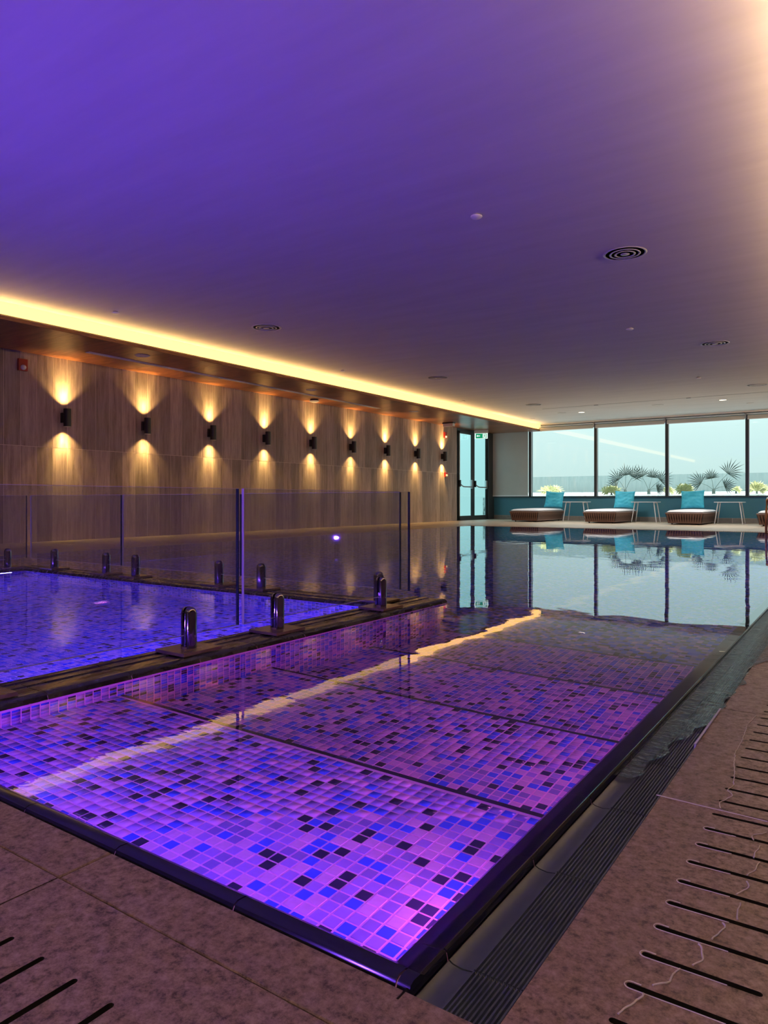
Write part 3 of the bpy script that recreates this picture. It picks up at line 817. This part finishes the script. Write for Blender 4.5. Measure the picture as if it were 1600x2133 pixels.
# running water over the right gutter and deck
fm = MB()
ys = [1.62 + i * .045 for i in range(0, 300)]
L_ = []; 
for i, y in enumerate(ys):
    edge = -.445 + max(0.0, min(1.0, (y - 1.70) / .55)) * .085 + .012 * math.sin(i * 1.7) + .008 * math.sin(i * .63)
    if y > 3.0: edge += min(1.0, (y - 3.0) / 2.2) * 1.25
    L_.append(edge)
vs = []; fs = []
for i, y in enumerate(ys): vs += [(-.479, y, -.006), (L_[i], y, -.006 if L_[i] < -.365 else .0016)]
vs2 = []
for i, y in enumerate(ys):
    e = L_[i]; m_ = min(e, -.366)
    vs2 += [(-.479, y, -.0055), (m_, y, -.0055), (m_ + .004, y, .0016 if e > -.36 else -.0056), (max(e, m_ + .004), y, .0016 if e > -.36 else -.0056)]
for i in range(len(ys) - 1):
    a = i * 4
    for k in range(3): fs.append((a + k, a + k + 1, a + k + 5, a + k + 4))
fm.add(vs2, fs)
tag(fm.build('overflow_water', M['film']), 'thin rippling sheet of water running over the gutter and wet deck', 'water', kind='stuff')

# ================================================================== deck tiles
def slab(parent, x0, x1, y0, y1, mat, z=0.0, name='tile', g=.0018):
    b = .002
    mb = MB()
    a0, a1, c0, c1 = x0 + g, x1 - g, y0 + g, y1 - g
    mb.add([(a0, c0, z - .03), (a1, c0, z - .03), (a1, c1, z - .03), (a0, c1, z - .03), (a0, c0, z - b), (a1, c0, z - b), (a1, c1, z - b), (a0, c1, z - b),
            (a0 + b, c0 + b, z), (a1 - b, c0 + b, z), (a1 - b, c1 - b, z), (a0 + b, c1 - b, z)],
           [(8, 9, 10, 11), (4, 5, 9, 8), (5, 6, 10, 9), (6, 7, 11, 10), (7, 4, 8, 11), (0, 1, 5, 4), (1, 2, 6, 5), (2, 3, 7, 6), (3, 0, 4, 7)])
    return mb.build(name, mat, parent, origin=((x0 + x1) / 2, (y0 + y1) / 2, 0))

def slotted(parent, x0, x1, y0, y1, slots, mat, g=.0018):
    """slab with rounded slots cut through it: slots = [(xa, ya, xb, yb, halfwidth)]"""
    cu = bpy.data.curves.new('slab', 'CURVE'); cu.dimensions = '2D'; cu.fill_mode = 'BOTH'; cu.extrude = .014
    cx_, cy_ = (x0 + x1) / 2, (y0 + y1) / 2
    def poly(pts):
        sp = cu.splines.new('POLY'); sp.points.add(len(pts) - 1)
        for p, q in zip(sp.points, pts): p.co = (q[0] - cx_, q[1] - cy_, 0, 1)
        sp.use_cyclic_u = True
    poly([(x0 + g, y0 + g), (x1 - g, y0 + g), (x1 - g, y1 - g), (x0 + g, y1 - g)])
    for (xa, ya, xb, yb, r) in slots:
        a = math.atan2(yb - ya, xb - xa); pts = []
        for k in range(7): w = a + PI / 2 + PI * k / 6; pts.append((xa + r * math.cos(w), ya + r * math.sin(w)))
        for k in range(7): w = a - PI / 2 + PI * k / 6; pts.append((xb + r * math.cos(w), yb + r * math.sin(w)))
        poly(pts)
    tmp = bpy.data.objects.new('tmp', cu); C.objects.link(tmp)
    dg = bpy.context.evaluated_depsgraph_get()
    me = bpy.data.meshes.new_from_object(tmp.evaluated_get(dg)); me.name = 'slotted_tile'
    bpy.data.objects.remove(tmp); bpy.data.curves.remove(cu)
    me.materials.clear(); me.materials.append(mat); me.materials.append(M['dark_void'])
    for p in me.polygons:                       # slot cut faces coloured near black in place of the shade inside
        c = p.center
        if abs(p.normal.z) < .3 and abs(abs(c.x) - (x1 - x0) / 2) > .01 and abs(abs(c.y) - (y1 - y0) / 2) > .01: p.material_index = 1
    o = put('slotted_tile', me, parent, (cx_, cy_, -.014))
    return o

dk = tag(MB().box(-3.0, -.364, YB, .752, -.034, -.026).build('deck_near', M['joint_dark']), 'brown stone deck in front of the pool', kind='structure')
xs = [-2.6, -1.85, -1.098, -.5]
XJ = [-2.598, -1.848, -1.098, -.366]
for a, b in zip(XJ[:-1], XJ[1:]):
    slab(dk, a, b, .652, .752, M['deck'])
    sl_ = []
    xx = -2.50
    k = -1.0 - .0775 * 20
    q = -1.0
    n0 = math.ceil((a + .02 + 1.0) / .0775)
    while True:
        q = -1.0 + n0 * .0775
        if q > b - .02: break
        if q > a + .02: sl_.append((q, .37, q, .522, .0050))
        n0 += 1
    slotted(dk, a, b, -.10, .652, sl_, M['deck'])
    slab(dk, a, b, -.85, -.10, M['deck'])
tag(slab(dk, -.366, .40, -.85, .0, M['deck']))
slab(dk, -.366, .40, .0, .752, M['deck'])
dr = tag(MB().box(-.364, XR, .752, PF + .3, -.034, -.026).build('deck_right', M['joint_dark']), 'brown stone deck on the right with drainage slots', kind='structure')
YJ = [.752] + [.79 + .755 * i for i in range(0, 20)]
YJ = [y for y in YJ if y < PF] + [PF + .3]
YJ.pop(0); YJ.insert(0, .752); YJ = [YJ[0]] + YJ[2:]
for j, (a, b) in enumerate(zip(YJ[:-1], YJ[1:])):
    if a < 6:
        sl_ = []
        n0 = math.ceil((a + .02 - .996) / .0745)
        while True:
            q = .996 + n0 * .0745
            if q > b - .015: break
            sl_.append((-.252, q, -.115, q, .0050)); n0 += 1
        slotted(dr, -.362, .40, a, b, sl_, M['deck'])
    else: slab(dr, -.362, .40, a, b, M['deck'])
    slab(dr, .40, 1.15, a, b, M['deck']); slab(dr, 1.15, XR, a, b, M['deck'])
dv = tag(MB().box(-3, .4, -.1, .70, -.06, -.05).box(-.36, .4, .7, 6, -.06, -.05).build('drain_bed', M['dark_void']), 'dark drain channel under the slots', kind='structure')
# pale decks: left and far
dl = tag(MB().box(XL, PL - .06, YB, PF + .3, -.034, -.026).box(XL, XR, PF + .25, YF, -.034, -.026).build('deck_pale', M['joint']), 'pale stone deck along the stone wall and the windows', kind='structure')
y = YB
while y < PF + .2:
    slab(dl, XL, XL + 1.05, y, min(y + .9, PF + .26), M['deck_pale']); slab(dl, XL + 1.05, PL - .06, y, min(y + .9, PF + .26), M['deck_pale']); y += .9
x = XL
while x < XR - .01:
    for (a, b) in ((PF + .26, PF + 2.1), (PF + 2.1, PF + 3.95), (PF + 3.95, YF - .01)): slab(dl, x, min(x + .9, XR), a, b, M['deck_pale'])
    x += .9

# small metal edge beside the second right-hand tile, squiggly water outlines on the deck
me_ = tag(MB().box(-.366, -.361, 1.915, 2.285, -.012, .004).build('edge_strip', M['white_metal']), 'short bright metal strip between gutter and brown deck', 'trim')
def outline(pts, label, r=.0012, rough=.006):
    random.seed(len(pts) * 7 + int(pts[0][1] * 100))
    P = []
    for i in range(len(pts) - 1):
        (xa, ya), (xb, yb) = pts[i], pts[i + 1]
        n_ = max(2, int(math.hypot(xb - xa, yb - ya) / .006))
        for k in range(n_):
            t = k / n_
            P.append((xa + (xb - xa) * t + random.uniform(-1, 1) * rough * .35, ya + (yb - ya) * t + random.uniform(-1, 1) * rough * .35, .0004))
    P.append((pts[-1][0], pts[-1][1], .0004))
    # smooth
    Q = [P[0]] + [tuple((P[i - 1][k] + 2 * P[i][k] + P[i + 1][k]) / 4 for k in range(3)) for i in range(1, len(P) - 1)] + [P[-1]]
    tag(MB().tube(Q, r * 1.35, 5).build('water_edge', M['edge_glint'], smooth=60), label, 'water')
def px(u, v, z=0.0):
    """deck point under a measured spot of the photograph (used for layout only)"""
    dd = F * (.62 - z) / (v - 1041.5); rr = (u - 800) / F * dd
    sa, ca = math.sin(YAW), math.cos(YAW)
    return (-sa * dd + ca * rr, ca * dd + sa * rr)
outline([px(*q) for q in [(1575, 1492), (1557, 1510), (1548, 1540), (1532, 1568), (1530, 1592), (1530, 1617), (1528, 1637), (1514, 1645), (1526, 1658), (1500, 1672), (1501, 1683)]],
        'upper wandering bright water line across the slotted deck', r=.0009)
outline([px(*q) for q in [(1367, 1656), (1412, 1667), (1470, 1681), (1530, 1695), (1599, 1712)]], 'straight bright water line along a joint of the right deck', r=.0010, rough=.002)
outline([px(*q) for q in [(1598, 1735), (1565, 1740), (1570, 1750)]], 'short water curl at the right edge of the photo', r=.0009)
outline([px(*q) for q in [(1583, 1762), (1575, 1777), (1570, 1787)]], 'small water trail between the second pair of slots', r=.0009)
outline([px(*q) for q in [(1582, 1798), (1570, 1815), (1557, 1824)]], 'small water trail between the third pair of slots', r=.0009)
outline([px(*q) for q in [(1556, 1837), (1561, 1850), (1535, 1863)]], 'small curved water trail between the fourth pair of slots', r=.0010)
outline([px(*q) for q in [(1543, 1880), (1537, 1895), (1537, 1916)]], 'upright water trail between the fifth pair of slots', r=.0010)
outline([px(*q) for q in [(1506, 1922), (1511, 1935), (1483, 1957)]], 'hooked water trail between the sixth pair of slots', r=.0011)
outline([px(*q) for q in [(1456, 1966), (1467, 1992), (1465, 2003), (1443, 2011)]], 'long hooked water trail near the lower slots', r=.0011)
outline([px(*q) for q in [(1416, 2019), (1401, 2030), (1398, 2046), (1360, 2053)]], 'bent water trail just above the last full slot', r=.0011)
outline([px(*q) for q in [(1338, 2068), (1338, 2076), (1305, 2098), (1288, 2113)]], 'lowest water trail at the bottom of the photo', r=.0012)
for k in range(0, 8):
    y = .996 + (k - 1) * .0745
    n_ = ['last', 'second lowest', 'third lowest', 'fourth lowest', 'fifth lowest', 'sixth lowest', 'seventh lowest', 'eighth lowest'][k]
    if abs(y - 1.545) < .02: continue
    ar = [(-.246 + .006, y + .007)] + [(-.252 + .0075 * math.cos(w), y + .0075 * math.sin(w)) for w in [PI / 2 + PI * j / 6 for j in range(7)]] + [(-.20, y - .0062), (-.14 - .01 * k, y - .0055)]
    outline(ar, 'thin bright water rim around the %s slot of the right deck' % n_, r=.0006, rough=.0006)

# ================================================================== glass fence
def glass(name, x, y, length, along_y, z0, z1, label):
    g = thing(name, (x, y, 0), label, 'glass panel', 'frameless fence panels around the small pool')
    t = .006
    if along_y:
        MB().box(-t, t, .004, length - .004, z0, z1).build('pane', M['fence_glass'], g)
        MB().box(-t, t, 0, .003, z0, z1).build('edge', M['edge_light'], g)
        MB().box(-t - .0006, t + .0006, length - .005, length, z0, z1).build('edge', M['glass_edge'], g)
        MB().box(-t, t, 0, length, z1, z1 + .0015).build('top_edge', M['edge_light'], g)
        MB().box(-t, t, 0, length, z0 - .0015, z0).build('bottom_edge', M['edge_light'], g)
    else:
        MB().box(.004, length - .004, -t, t, z0, z1).build('pane', M['fence_glass'], g)
        MB().box(0, .003, -t, t, z0, z1).build('edge', M['edge_light'], g)
        MB().box(length - .005, length, -t - .0006, t + .0006, z0, z1).build('edge', M['glass_edge'], g)
        MB().box(0, length, -t, t, z1, z1 + .0015).build('top_edge', M['edge_light'], g)
        MB().box(0, length, -t, t, z0 - .0015, z0).build('bottom_edge', M['edge_light'], g)
    return g
M['edge_light'] = plain('pale_glass_edge', (0.55, 0.50, 0.55), 0.2)
GX, GY = -2.235, 3.43
GZ0, GZ1 = .085, .668
glass('glass_panel', GX, .90, 1.24, True, GZ0, GZ1, 'near glass fence panel reaching out of the left of the photo')
glass('glass_panel', GX, 2.168, 1.34, True, GZ0, GZ1, 'near glass fence panel with its end at the corner of the kerbs')
glass('glass_panel', -3.53, GY, 1.285, False, .10, .664, 'far glass fence panel nearest the corner, behind the near fence')
glass('glass_panel', -4.87, GY, 1.32, False, .10, .660, 'middle panel of the far glass fence')
glass('glass_panel', -6.22, GY, 1.33, False, .10, .660, 'leftmost panel of the far glass fence')
glass('glass_panel', -6.235, 2.30, 1.10, True, .10, .660, 'glass fence panel at the left end of the small pool')

def spigot_proto(loc, label, rz):
    s = thing('fence_spigot', loc, label, 'fence post', 'steel spigots holding the glass fence', rz=rz)
    MB().box(-.085, .085, -.095, .095, 0, .012).build('base_plate', M['bronze'], s)
    # split round post gripping the glass between two halves
    for sg in (-1, 1):
        mb = MB(); seg = 14; r = .027
        prof = [(r, .012), (r, .150), (r * .80, .166), (r * .45, .173)]
        vs = []; fs = []
        for (rr, z) in prof:
            for k in range(seg + 1):
                a = -PI / 2 + PI * k / seg
                vs.append((sg * max(rr * math.cos(a), 0) + sg * .0062, rr * math.sin(a), z))
        n_ = seg + 1
        for i in range(len(prof) - 1):
            for k in range(seg): fs.append((i * n_ + k, i * n_ + k + 1, (i + 1) * n_ + k + 1, (i + 1) * n_ + k))
            fs.append((i * n_, (i + 1) * n_, (i + 1) * n_ + seg, i * n_ + seg))
        fs.append(tuple((len(prof) - 1) * n_ + k for k in range(n_))); fs.append(tuple(range(n_)))
        mb.add(vs, fs).build('clamp_half', M['chrome'], s, smooth=40)
    MB().box(-.006, .006, -.024, .024, .012, .085).build('packer', M['black_metal'], s)
    MB().lathe([(.030, .012), (.030, .018), (.027, .019)], 24).build('collar', M['bronze'], s, smooth=40)
    MB().lathe([(.0001, .006), (.005, .006), (.006, 0), (.0001, 0)], 10, (.0325, 0, .06), axis='x').build('bolt', M['steel'], s)
    return s
SP = [(GX, 1.875, 0, 'steel spigot standing in front, nearest the camera'), (GX, 2.385, 0, 'second steel spigot on the near kerb, right of the gap between the panels'),
      (GX, 3.215, 0, 'front steel spigot of the pair at the corner of the kerbs'), (GX, 1.05, 0, 'steel spigot out of view on the near kerb'),
      (-2.40, GY, 1, 'rear steel spigot of the pair at the corner of the kerbs'), (-3.36, GY, 1, 'steel spigot on the far kerb, just right of the long glass edge'),
      (-3.77, GY, 1, 'steel spigot on the far kerb, just left of the long glass edge'), (-4.71, GY, 1, 'steel spigot on the far kerb, right of the thin vertical glass edge'),
      (-5.09, GY, 1, 'steel spigot on the far kerb, left of the thin vertical glass edge'), (-5.84, GY, 1, 'second steel spigot from the left edge of the photo'),
      (-6.235, 3.23, 0, 'leftmost steel spigot, at the corner of the small pool')]
pr = None
for (x, y, r_, l) in SP:
    if pr is None: pr = spigot_proto((x, y, .021), l, 0)
    else: dup(pr, (x, y, .021), l, R(90) if r_ else 0)

# ================================================================== loungers, pillows, side tables
def lounger(x, y, w, L, label):
    t = thing('lounger', (x, y, 0), label, 'lounger', 'woven day loungers under the windows')
    z0, z1 = .045, .285; o_ = .05     # body widens towards the rim
    MB().add([(-w / 2 + o_ + .012, o_ + .012, z0), (w / 2 - o_ - .012, o_ + .012, z0), (w / 2 - o_ - .012, L - o_ - .012, z0), (-w / 2 + o_ + .012, L - o_ - .012, z0),
              (-w / 2 + .012, .012, z1), (w / 2 - .012, .012, z1), (w / 2 - .012, L - .012, z1), (-w / 2 + .012, L - .012, z1)],
             [(0, 3, 2, 1), (4, 5, 6, 7), (0, 1, 5, 4), (1, 2, 6, 5), (2, 3, 7, 6), (3, 0, 4, 7)]).build('inner_body', M['wicker_dark'], t)
    MB().tube([(-w / 2, 0, z1), (w / 2, 0, z1), (w / 2, L, z1), (-w / 2, L, z1), (-w / 2, 0, z1)], .016, 8).build('rim', M['wicker_frame'], t, smooth=50)
    MB().tube([(-w / 2 + o_, o_, z0), (w / 2 - o_, o_, z0), (w / 2 - o_, L - o_, z0), (-w / 2 + o_, L - o_, z0), (-w / 2 + o_, o_, z0)], .012, 8).build('base_rail', M['wicker_frame'], t, smooth=50)
    # diagonal straps laced between the rim and the base rail
    mb = MB()
    def side(p0, p1, q0, q1, nrm):
        n_ = int((Vector(p1) - Vector(p0)).length / .060)
        p0, p1, q0, q1, nn = map(Vector, (p0, p1, q0, q1, nrm))
        for i in range(n_):
            for sgn in (0, 1):
                a = (i + .15 + .35 * sgn) / n_; b = (i + .85 - .35 * sgn + (.35 if sgn else -.35)) / n_
                ta, tb = (i + .25) / n_, (i + .75) / n_
                if sgn: ta, tb = tb, ta
                top = p0.lerp(p1, ta); bot = q0.lerp(q1, tb)
                u = (p1 - p0).normalized() * .0135
                k = nn * (.004 + .003 * sgn)
                mid = top.lerp(bot, .5) + nn * .012
                pts = [top + k, mid, bot + k]
                vs = []
                for q in pts: vs += [q - u, q + u]
                mb.add(vs, [(0, 1, 3, 2), (2, 3, 5, 4)])
    a, b, c, d = (-w / 2, 0, z1), (w / 2, 0, z1), (w / 2, L, z1), (-w / 2, L, z1)
    e, f, g, h = (-w / 2 + o_, o_, z0), (w / 2 - o_, o_, z0), (w / 2 - o_, L - o_, z0), (-w / 2 + o_, L - o_, z0)
    side(a, b, e, f, (0, -1, 0)); side(b, c, f, g, (1, 0, 0)); side(d, a, h, e, (-1, 0, 0))
    tag(mb.build('woven_straps', M['wicker'], t), kind='stuff')
    for sx_ in (-1, 1):
        for yy in (.12, L - .12):
            MB().lathe([(.018, 0), (.022, .045)], 10, (sx_ * (w / 2 - .13), yy, 0)).build('foot', M['black_metal'], t)
    # cushion: rounded, slightly domed
    cm = pad_mesh(w - .05, L - .03, .085, M['cushion'], .02)
    c_ = put('cushion', cm, t, (0, L / 2, z1 + .035))
    return t

def pad_mesh(w, l, h, mat, dome):
    n_ = 16; m_ = 16
    vs = []; fs = []
    for sgn in (1, -1):
        for i in range(n_ + 1):
            for j in range(m_ + 1):
                u = i / n_ * 2 - 1; v = j / m_ * 2 - 1
                u2 = math.copysign(abs(u) ** .8, u) ; v2 = math.copysign(abs(v) ** .8, v)
                e = (1 - abs(u2) ** 14) * (1 - abs(v2) ** 14)
                vs.append((u2 * w / 2 * (1 - .0 * sgn), v2 * l / 2, sgn * (h / 2 * max(e, 0) ** .35 + (dome * (1 - u2 * u2) * (1 - v2 * v2) if sgn > 0 else 0))))
    N_ = (n_ + 1) * (m_ + 1)
    for i in range(n_):
        for j in range(m_):
            a = i * (m_ + 1) + j
            fs.append((a, a + m_ + 1, a + m_ + 2, a + 1)); fs.append((a + N_, a + 1 + N_, a + m_ + 2 + N_, a + m_ + 1 + N_))
    mb = MB(); mb.add(vs, fs)
    import bmesh
    me = mb.mesh('cushion', mat, 0)
    bm = bmesh.new(); bm.from_mesh(me); bmesh.ops.remove_doubles(bm, verts=bm.verts, dist=.0005); bmesh.ops.recalc_face_normals(bm, faces=bm.faces); bm.to_mesh(me); bm.free()
    me.shade_smooth(); me.set_sharp_from_angle(angle=R(60))
    return me

def pillow_mesh(w, h, d, seed):
    rr = random.Random(seed); n_ = 22
    ph = [rr.uniform(0, 6) for _ in range(6)]
    vs = []; fs = []
    for sgn in (1, -1):
        for i in range(n_ + 1):
            for j in range(n_ + 1):
                u = i / n_ * 2 - 1; v = j / n_ * 2 - 1
                pin = 1 - .09 * (1 - abs(u) ** 2) * abs(v) ** 3
                pin2 = 1 - .07 * (1 - abs(v) ** 2) * abs(u) ** 3
                t = max((1 - u ** 4) * (1 - v ** 4), 0) ** .55
                wr = .012 * math.sin(5 * u + 7 * v + ph[0]) * math.sin(9 * v - 3 * u + ph[1]) + .008 * math.sin(14 * v + 5 * math.sin(3 * u + ph[2]))
                vs.append((u * w / 2 * pin2, sgn * (d / 2 * t + wr * t), v * h / 2 * pin))
    N_ = (n_ + 1) ** 2
    for i in range(n_):
        for j in range(n_):
            a = i * (n_ + 1) + j
            fs.append((a, a + n_ + 1, a + n_ + 2, a + 1)); fs.append((a + N_, a + 1 + N_, a + n_ + 2 + N_, a + n_ + 1 + N_))
    mb = MB(); mb.add(vs, fs)
    import bmesh
    me = mb.mesh('pillow', M['blue_cloth'])
    bm = bmesh.new(); bm.from_mesh(me); bmesh.ops.remove_doubles(bm, verts=bm.verts, dist=.0005); bmesh.ops.recalc_face_normals(bm, faces=bm.faces); bm.to_mesh(me); bm.free()
    me.shade_smooth()
    return me

LG = [(-8.08, .86, 'leftmost woven lounger, beside the lowered blind'), (-5.93, .88, 'second woven lounger from the left, in front of the two palms'),
      (-3.81, .88, 'third woven lounger from the left, in front of the single palm'), (-1.75, .90, 'woven lounger cut by the right edge of the photo')]
PIL = [(-7.83, .56), (-5.75, .56), (-3.94, .60), (-1.86, .58)]
PLB = ['turquoise pillow on the leftmost lounger', 'turquoise pillow on the second lounger from the left', 'turquoise pillow on the third lounger from the left', 'turquoise pillow on the lounger at the right edge']
for i, (x, w, l) in enumerate(LG):
    lounger(x, 18.72, w, 2.05, l)
    p = put('pillow', pillow_mesh(PIL[i][1], .50, .17, i + 3), None, (PIL[i][0], 20.42, .635))
    p.rotation_euler = (R(-14), R((4, 2, -2, 3)[i]), R((6, 3, 0, 5)[i]))
    tag(p, PLB[i], 'pillow', 'turquoise pillows on the loungers')
tb = None
for (x, l) in ((-7.03, 'pale metal side table between the first and second loungers'), (-5.08, 'pale metal side table between the second and third loungers'),
               (-2.98, 'pale metal side table right of the third lounger')):
    if tb: dup(tb, (x, 20.1, 0), l); continue
    t = tb = thing('side_table', (x, 20.1, 0), l, 'table', 'pale side tables between the loungers')
    MB().box(-.34, .34, -.24, .24, .555, .572).build('table_top', M['white_metal'], t)
    for sx_ in (-1, 1):
        for sy in (-1, 1):
            MB().tube([(sx_ * .25, sy * .17, .555), (sx_ * .33, sy * .22, 0)], .014, 8, r1=.010).build('leg', M['white_metal'], t, smooth=50)
        MB().tube([(sx_ * .25, -.17, .54), (sx_ * .25, .17, .54)], .010, 6).build('brace', M['white_metal'], t)

# pool ladder rail at the far right
lad = thing('pool_ladder', (-1.62, PF, 0), 'copper-toned pool ladder rail at the right edge of the photo', 'ladder')
for dx in (0, .5):
    MB().tube([(dx, .45, -.02), (dx, .45, .35), (dx, .40, .55), (dx, .25, .66), (dx, .08, .62), (dx, -.02, .45), (dx, -.05, .2), (dx, -.06, -.6)], .021, 10).build('rail', M['copper'], lad, smooth=60)
    MB().lathe([(.05, 0), (.05, .012), (.03, .02)], 16, (dx, .45, 0)).build('flange', M['copper'], lad)
for z in (-.2, -.45): MB().box(0, .5, -.10, -.03, z - .01, z + .01).build('tread', M['steel'], lad)

# ================================================================== outside
og = tag(MB().add([(-10.7, YF + .4, .70), (6, YF + .4, .70), (6, YF + 1.6, .74), (-10.7, YF + 1.6, .74), (6, YF + 4.2, .90), (-10.7, YF + 4.2, .90), (6, YF + 4.2, -.2), (-10.7, YF + 4.2, -.2), (6, YF + .4, -.2), (-10.7, YF + .4, -.2)],
                  [(0, 1, 2, 3), (3, 2, 4, 5), (5, 4, 6, 7), (9, 8, 1, 0)]).build('gravel_bank', M['gravel']), 'white gravel bank outside the windows', kind='structure')
sc = tag(MB().box(-10.7, 6, YF + 4.6, YF + 4.7, 0, 1.50).build('garden_screen', M['outer_screen']), 'hazy ribbed garden screen behind the palms', kind='structure')

def fan_palm(x, y, z, h, r, leaves, seed, label):
    rr = random.Random(seed)
    t = thing('fan_palm', (x, y, z), label, 'plant')
    MB().lathe([(.05, 0), (.045, .10), (.03, .16)], 8).build('trunk', M['palm'], t)
    for (ang, elev, ln, sz) in leaves:
        mb = MB()
        dx, dz = math.cos(R(ang)), math.sin(R(ang))
        base = Vector((0, 0, .12)); tip = base + Vector((dx * ln, elev, dz * ln))
        mb.tube([base, base.lerp(tip, .5) + Vector((0, 0, .03)), tip], .008, 5, r1=.005)
        nf = 13
        for k in range(nf):
            a = R(ang) + (k / (nf - 1) - .5) * R(165)
            L = sz * 1.15 * (1 - .35 * abs(k / (nf - 1) - .5) * 2) * rr.uniform(.9, 1.08)
            d_ = Vector((math.cos(a), rr.uniform(-.12, .12), math.sin(a)))
            side = Vector((-math.sin(a), 0, math.cos(a)))
            m_ = tip + d_ * L * .5; e_ = tip + d_ * L + Vector((0, 0, -.10 * L))
            q = Vector((0, .012, 0))
            mb.add([tip - side * .004, m_ - side * .013 - q, e_, m_ + side * .013 - q, tip + side * .004, m_ + q], [(0, 1, 5), (1, 2, 5), (5, 2, 3), (5, 3, 4), (0, 5, 4)])
        mb.build('leaf', M['palm'], t)
    return t
fan_palm(-6.45, 23.0, .80, .8, .4, [(125, .1, .42, .42), (60, -.1, .50, .42), (160, 0, .30, .38), (95, .2, .5, .40)], 3, 'left fan palm outside, overlapping its neighbour')
fan_palm(-5.75, 23.1, .80, .8, .4, [(118, .1, .50, .42), (40, -.1, .48, .42), (80, .1, .42, .34), (10, 0, .25, .30)], 5, 'right fan palm of the pair behind the second lounger')
fan_palm(-3.85, 23.0, .80, .8, .4, [(150, .1, .42, .46), (50, -.1, .62, .50), (100, 0, .35, .34), (20, .1, .30, .36)], 8, 'single spreading fan palm behind the third lounger')

def yellow_shrub(x, y, z, w, h, n_, seed, label):
    rr = random.Random(seed)
    t = thing('shrub', (x, y, z), label, 'plant')
    MB().lathe([(.03, 0), (.02, .08)], 6).build('stem', M['palm'], t)
    mb = MB()
    for k in range(n_):
        a = R(rr.uniform(8, 172)); L = rr.uniform(.55, 1.0)
        d_ = Vector((math.cos(a) * w * L, rr.uniform(-.25, .25), math.sin(a) * h * L + .02))
        base = Vector((0, 0, .05)); m_ = base + d_ * .6 + Vector((0, 0, .05)); e_ = base + d_
        side = Vector((-d_.z, 0, d_.x)).normalized()
        wd = .018
        mb.add([base, m_ - side * wd, e_, m_ + side * wd, m_ + Vector((0, -.02, 0))], [(0, 1, 4), (1, 2, 4), (4, 2, 3), (0, 4, 3)])
        for q in range(5):     # leaflets
            p = base.lerp(m_, .45 + q * .12); s_ = side * rr.uniform(.06, .11) * (1 if q % 2 else -1)
            mb.add([p, p + s_ + d_ * .06, p + s_ * 1.3 + d_ * .16, p + d_ * .08], [(0, 1, 2, 3)])
    tag(mb.build('foliage', M['yellow_leaf'], t), kind='stuff')
    return t
yellow_shrub(-9.05, 23.3, .80, .52, .30, 40, 1, 'pale yellow shrub outside behind the leftmost pillow')
yellow_shrub(-6.80, 22.7, .78, .42, .24, 40, 2, 'pale yellow shrub outside below the left palm')
yellow_shrub(-4.60, 22.7, .78, .36, .32, 50, 4, 'dense pale yellow shrub outside beside the single palm')
yellow_shrub(-5.15, 23.1, .78, .22, .20, 20, 9, 'small pale shrub outside, just left of a mullion')
yellow_shrub(-2.70, 23.0, .80, .40, .34, 36, 6, 'pale yellow shrub outside in the rightmost window')
yellow_shrub(-3.35, 23.75, .82, .22, .12, 16, 7, 'low pale shrub outside at the foot of the last mullion')

# ================================================================== lamps added outside the view to brighten ceiling and deck
for (x, y, l) in ((-1.5, -.9, 'added violet ceiling fill light on the near deck behind the camera'), (-3.5, -.2, 'added violet ceiling fill light at the near end of the small pool'), (-5.6, -.2, 'added violet ceiling fill light at the near left end of the small pool')):
    t = thing('added_uplight', (x, y, 0), l, 'lamp')  # added unseen source that turns the ceiling violet
    MB().lathe([(.09, 0), (.09, .10), (.08, .13), (.07, .11), (.0001, .11)], 20).build('housing', M['black_metal'], t, smooth=40)
    MB().lathe([(.0001, .115), (.015, .115)], 20).build('lens', LENSV, t)
    light('added_uplight_beam', 'SPOT', (x, y, .14), (.15, 1.7, 1.0), 155.0, (0.20, 0.065, 1.0), t, spot_size=R(120), spot_blend=1.0, shadow_soft_size=.015)
for (x, y, e, l) in ((.7, -.9, 35, 'added warm fill light over the deck behind the camera'), (-1.6, -1.4, 35, 'added warm fill light over the near deck')):
    t = ceil_disc('downlight', x, y, HS if x > -.06 else HC, .10, l, 'light', 'lit')  # added unseen source that brightens the near deck
    light('downlight_beam', 'SPOT', (x, y, 2.74), (0, .25, -1), e, (1.0, 0.80, 0.62), t, spot_size=R(130), spot_blend=1.0, shadow_soft_size=.08)
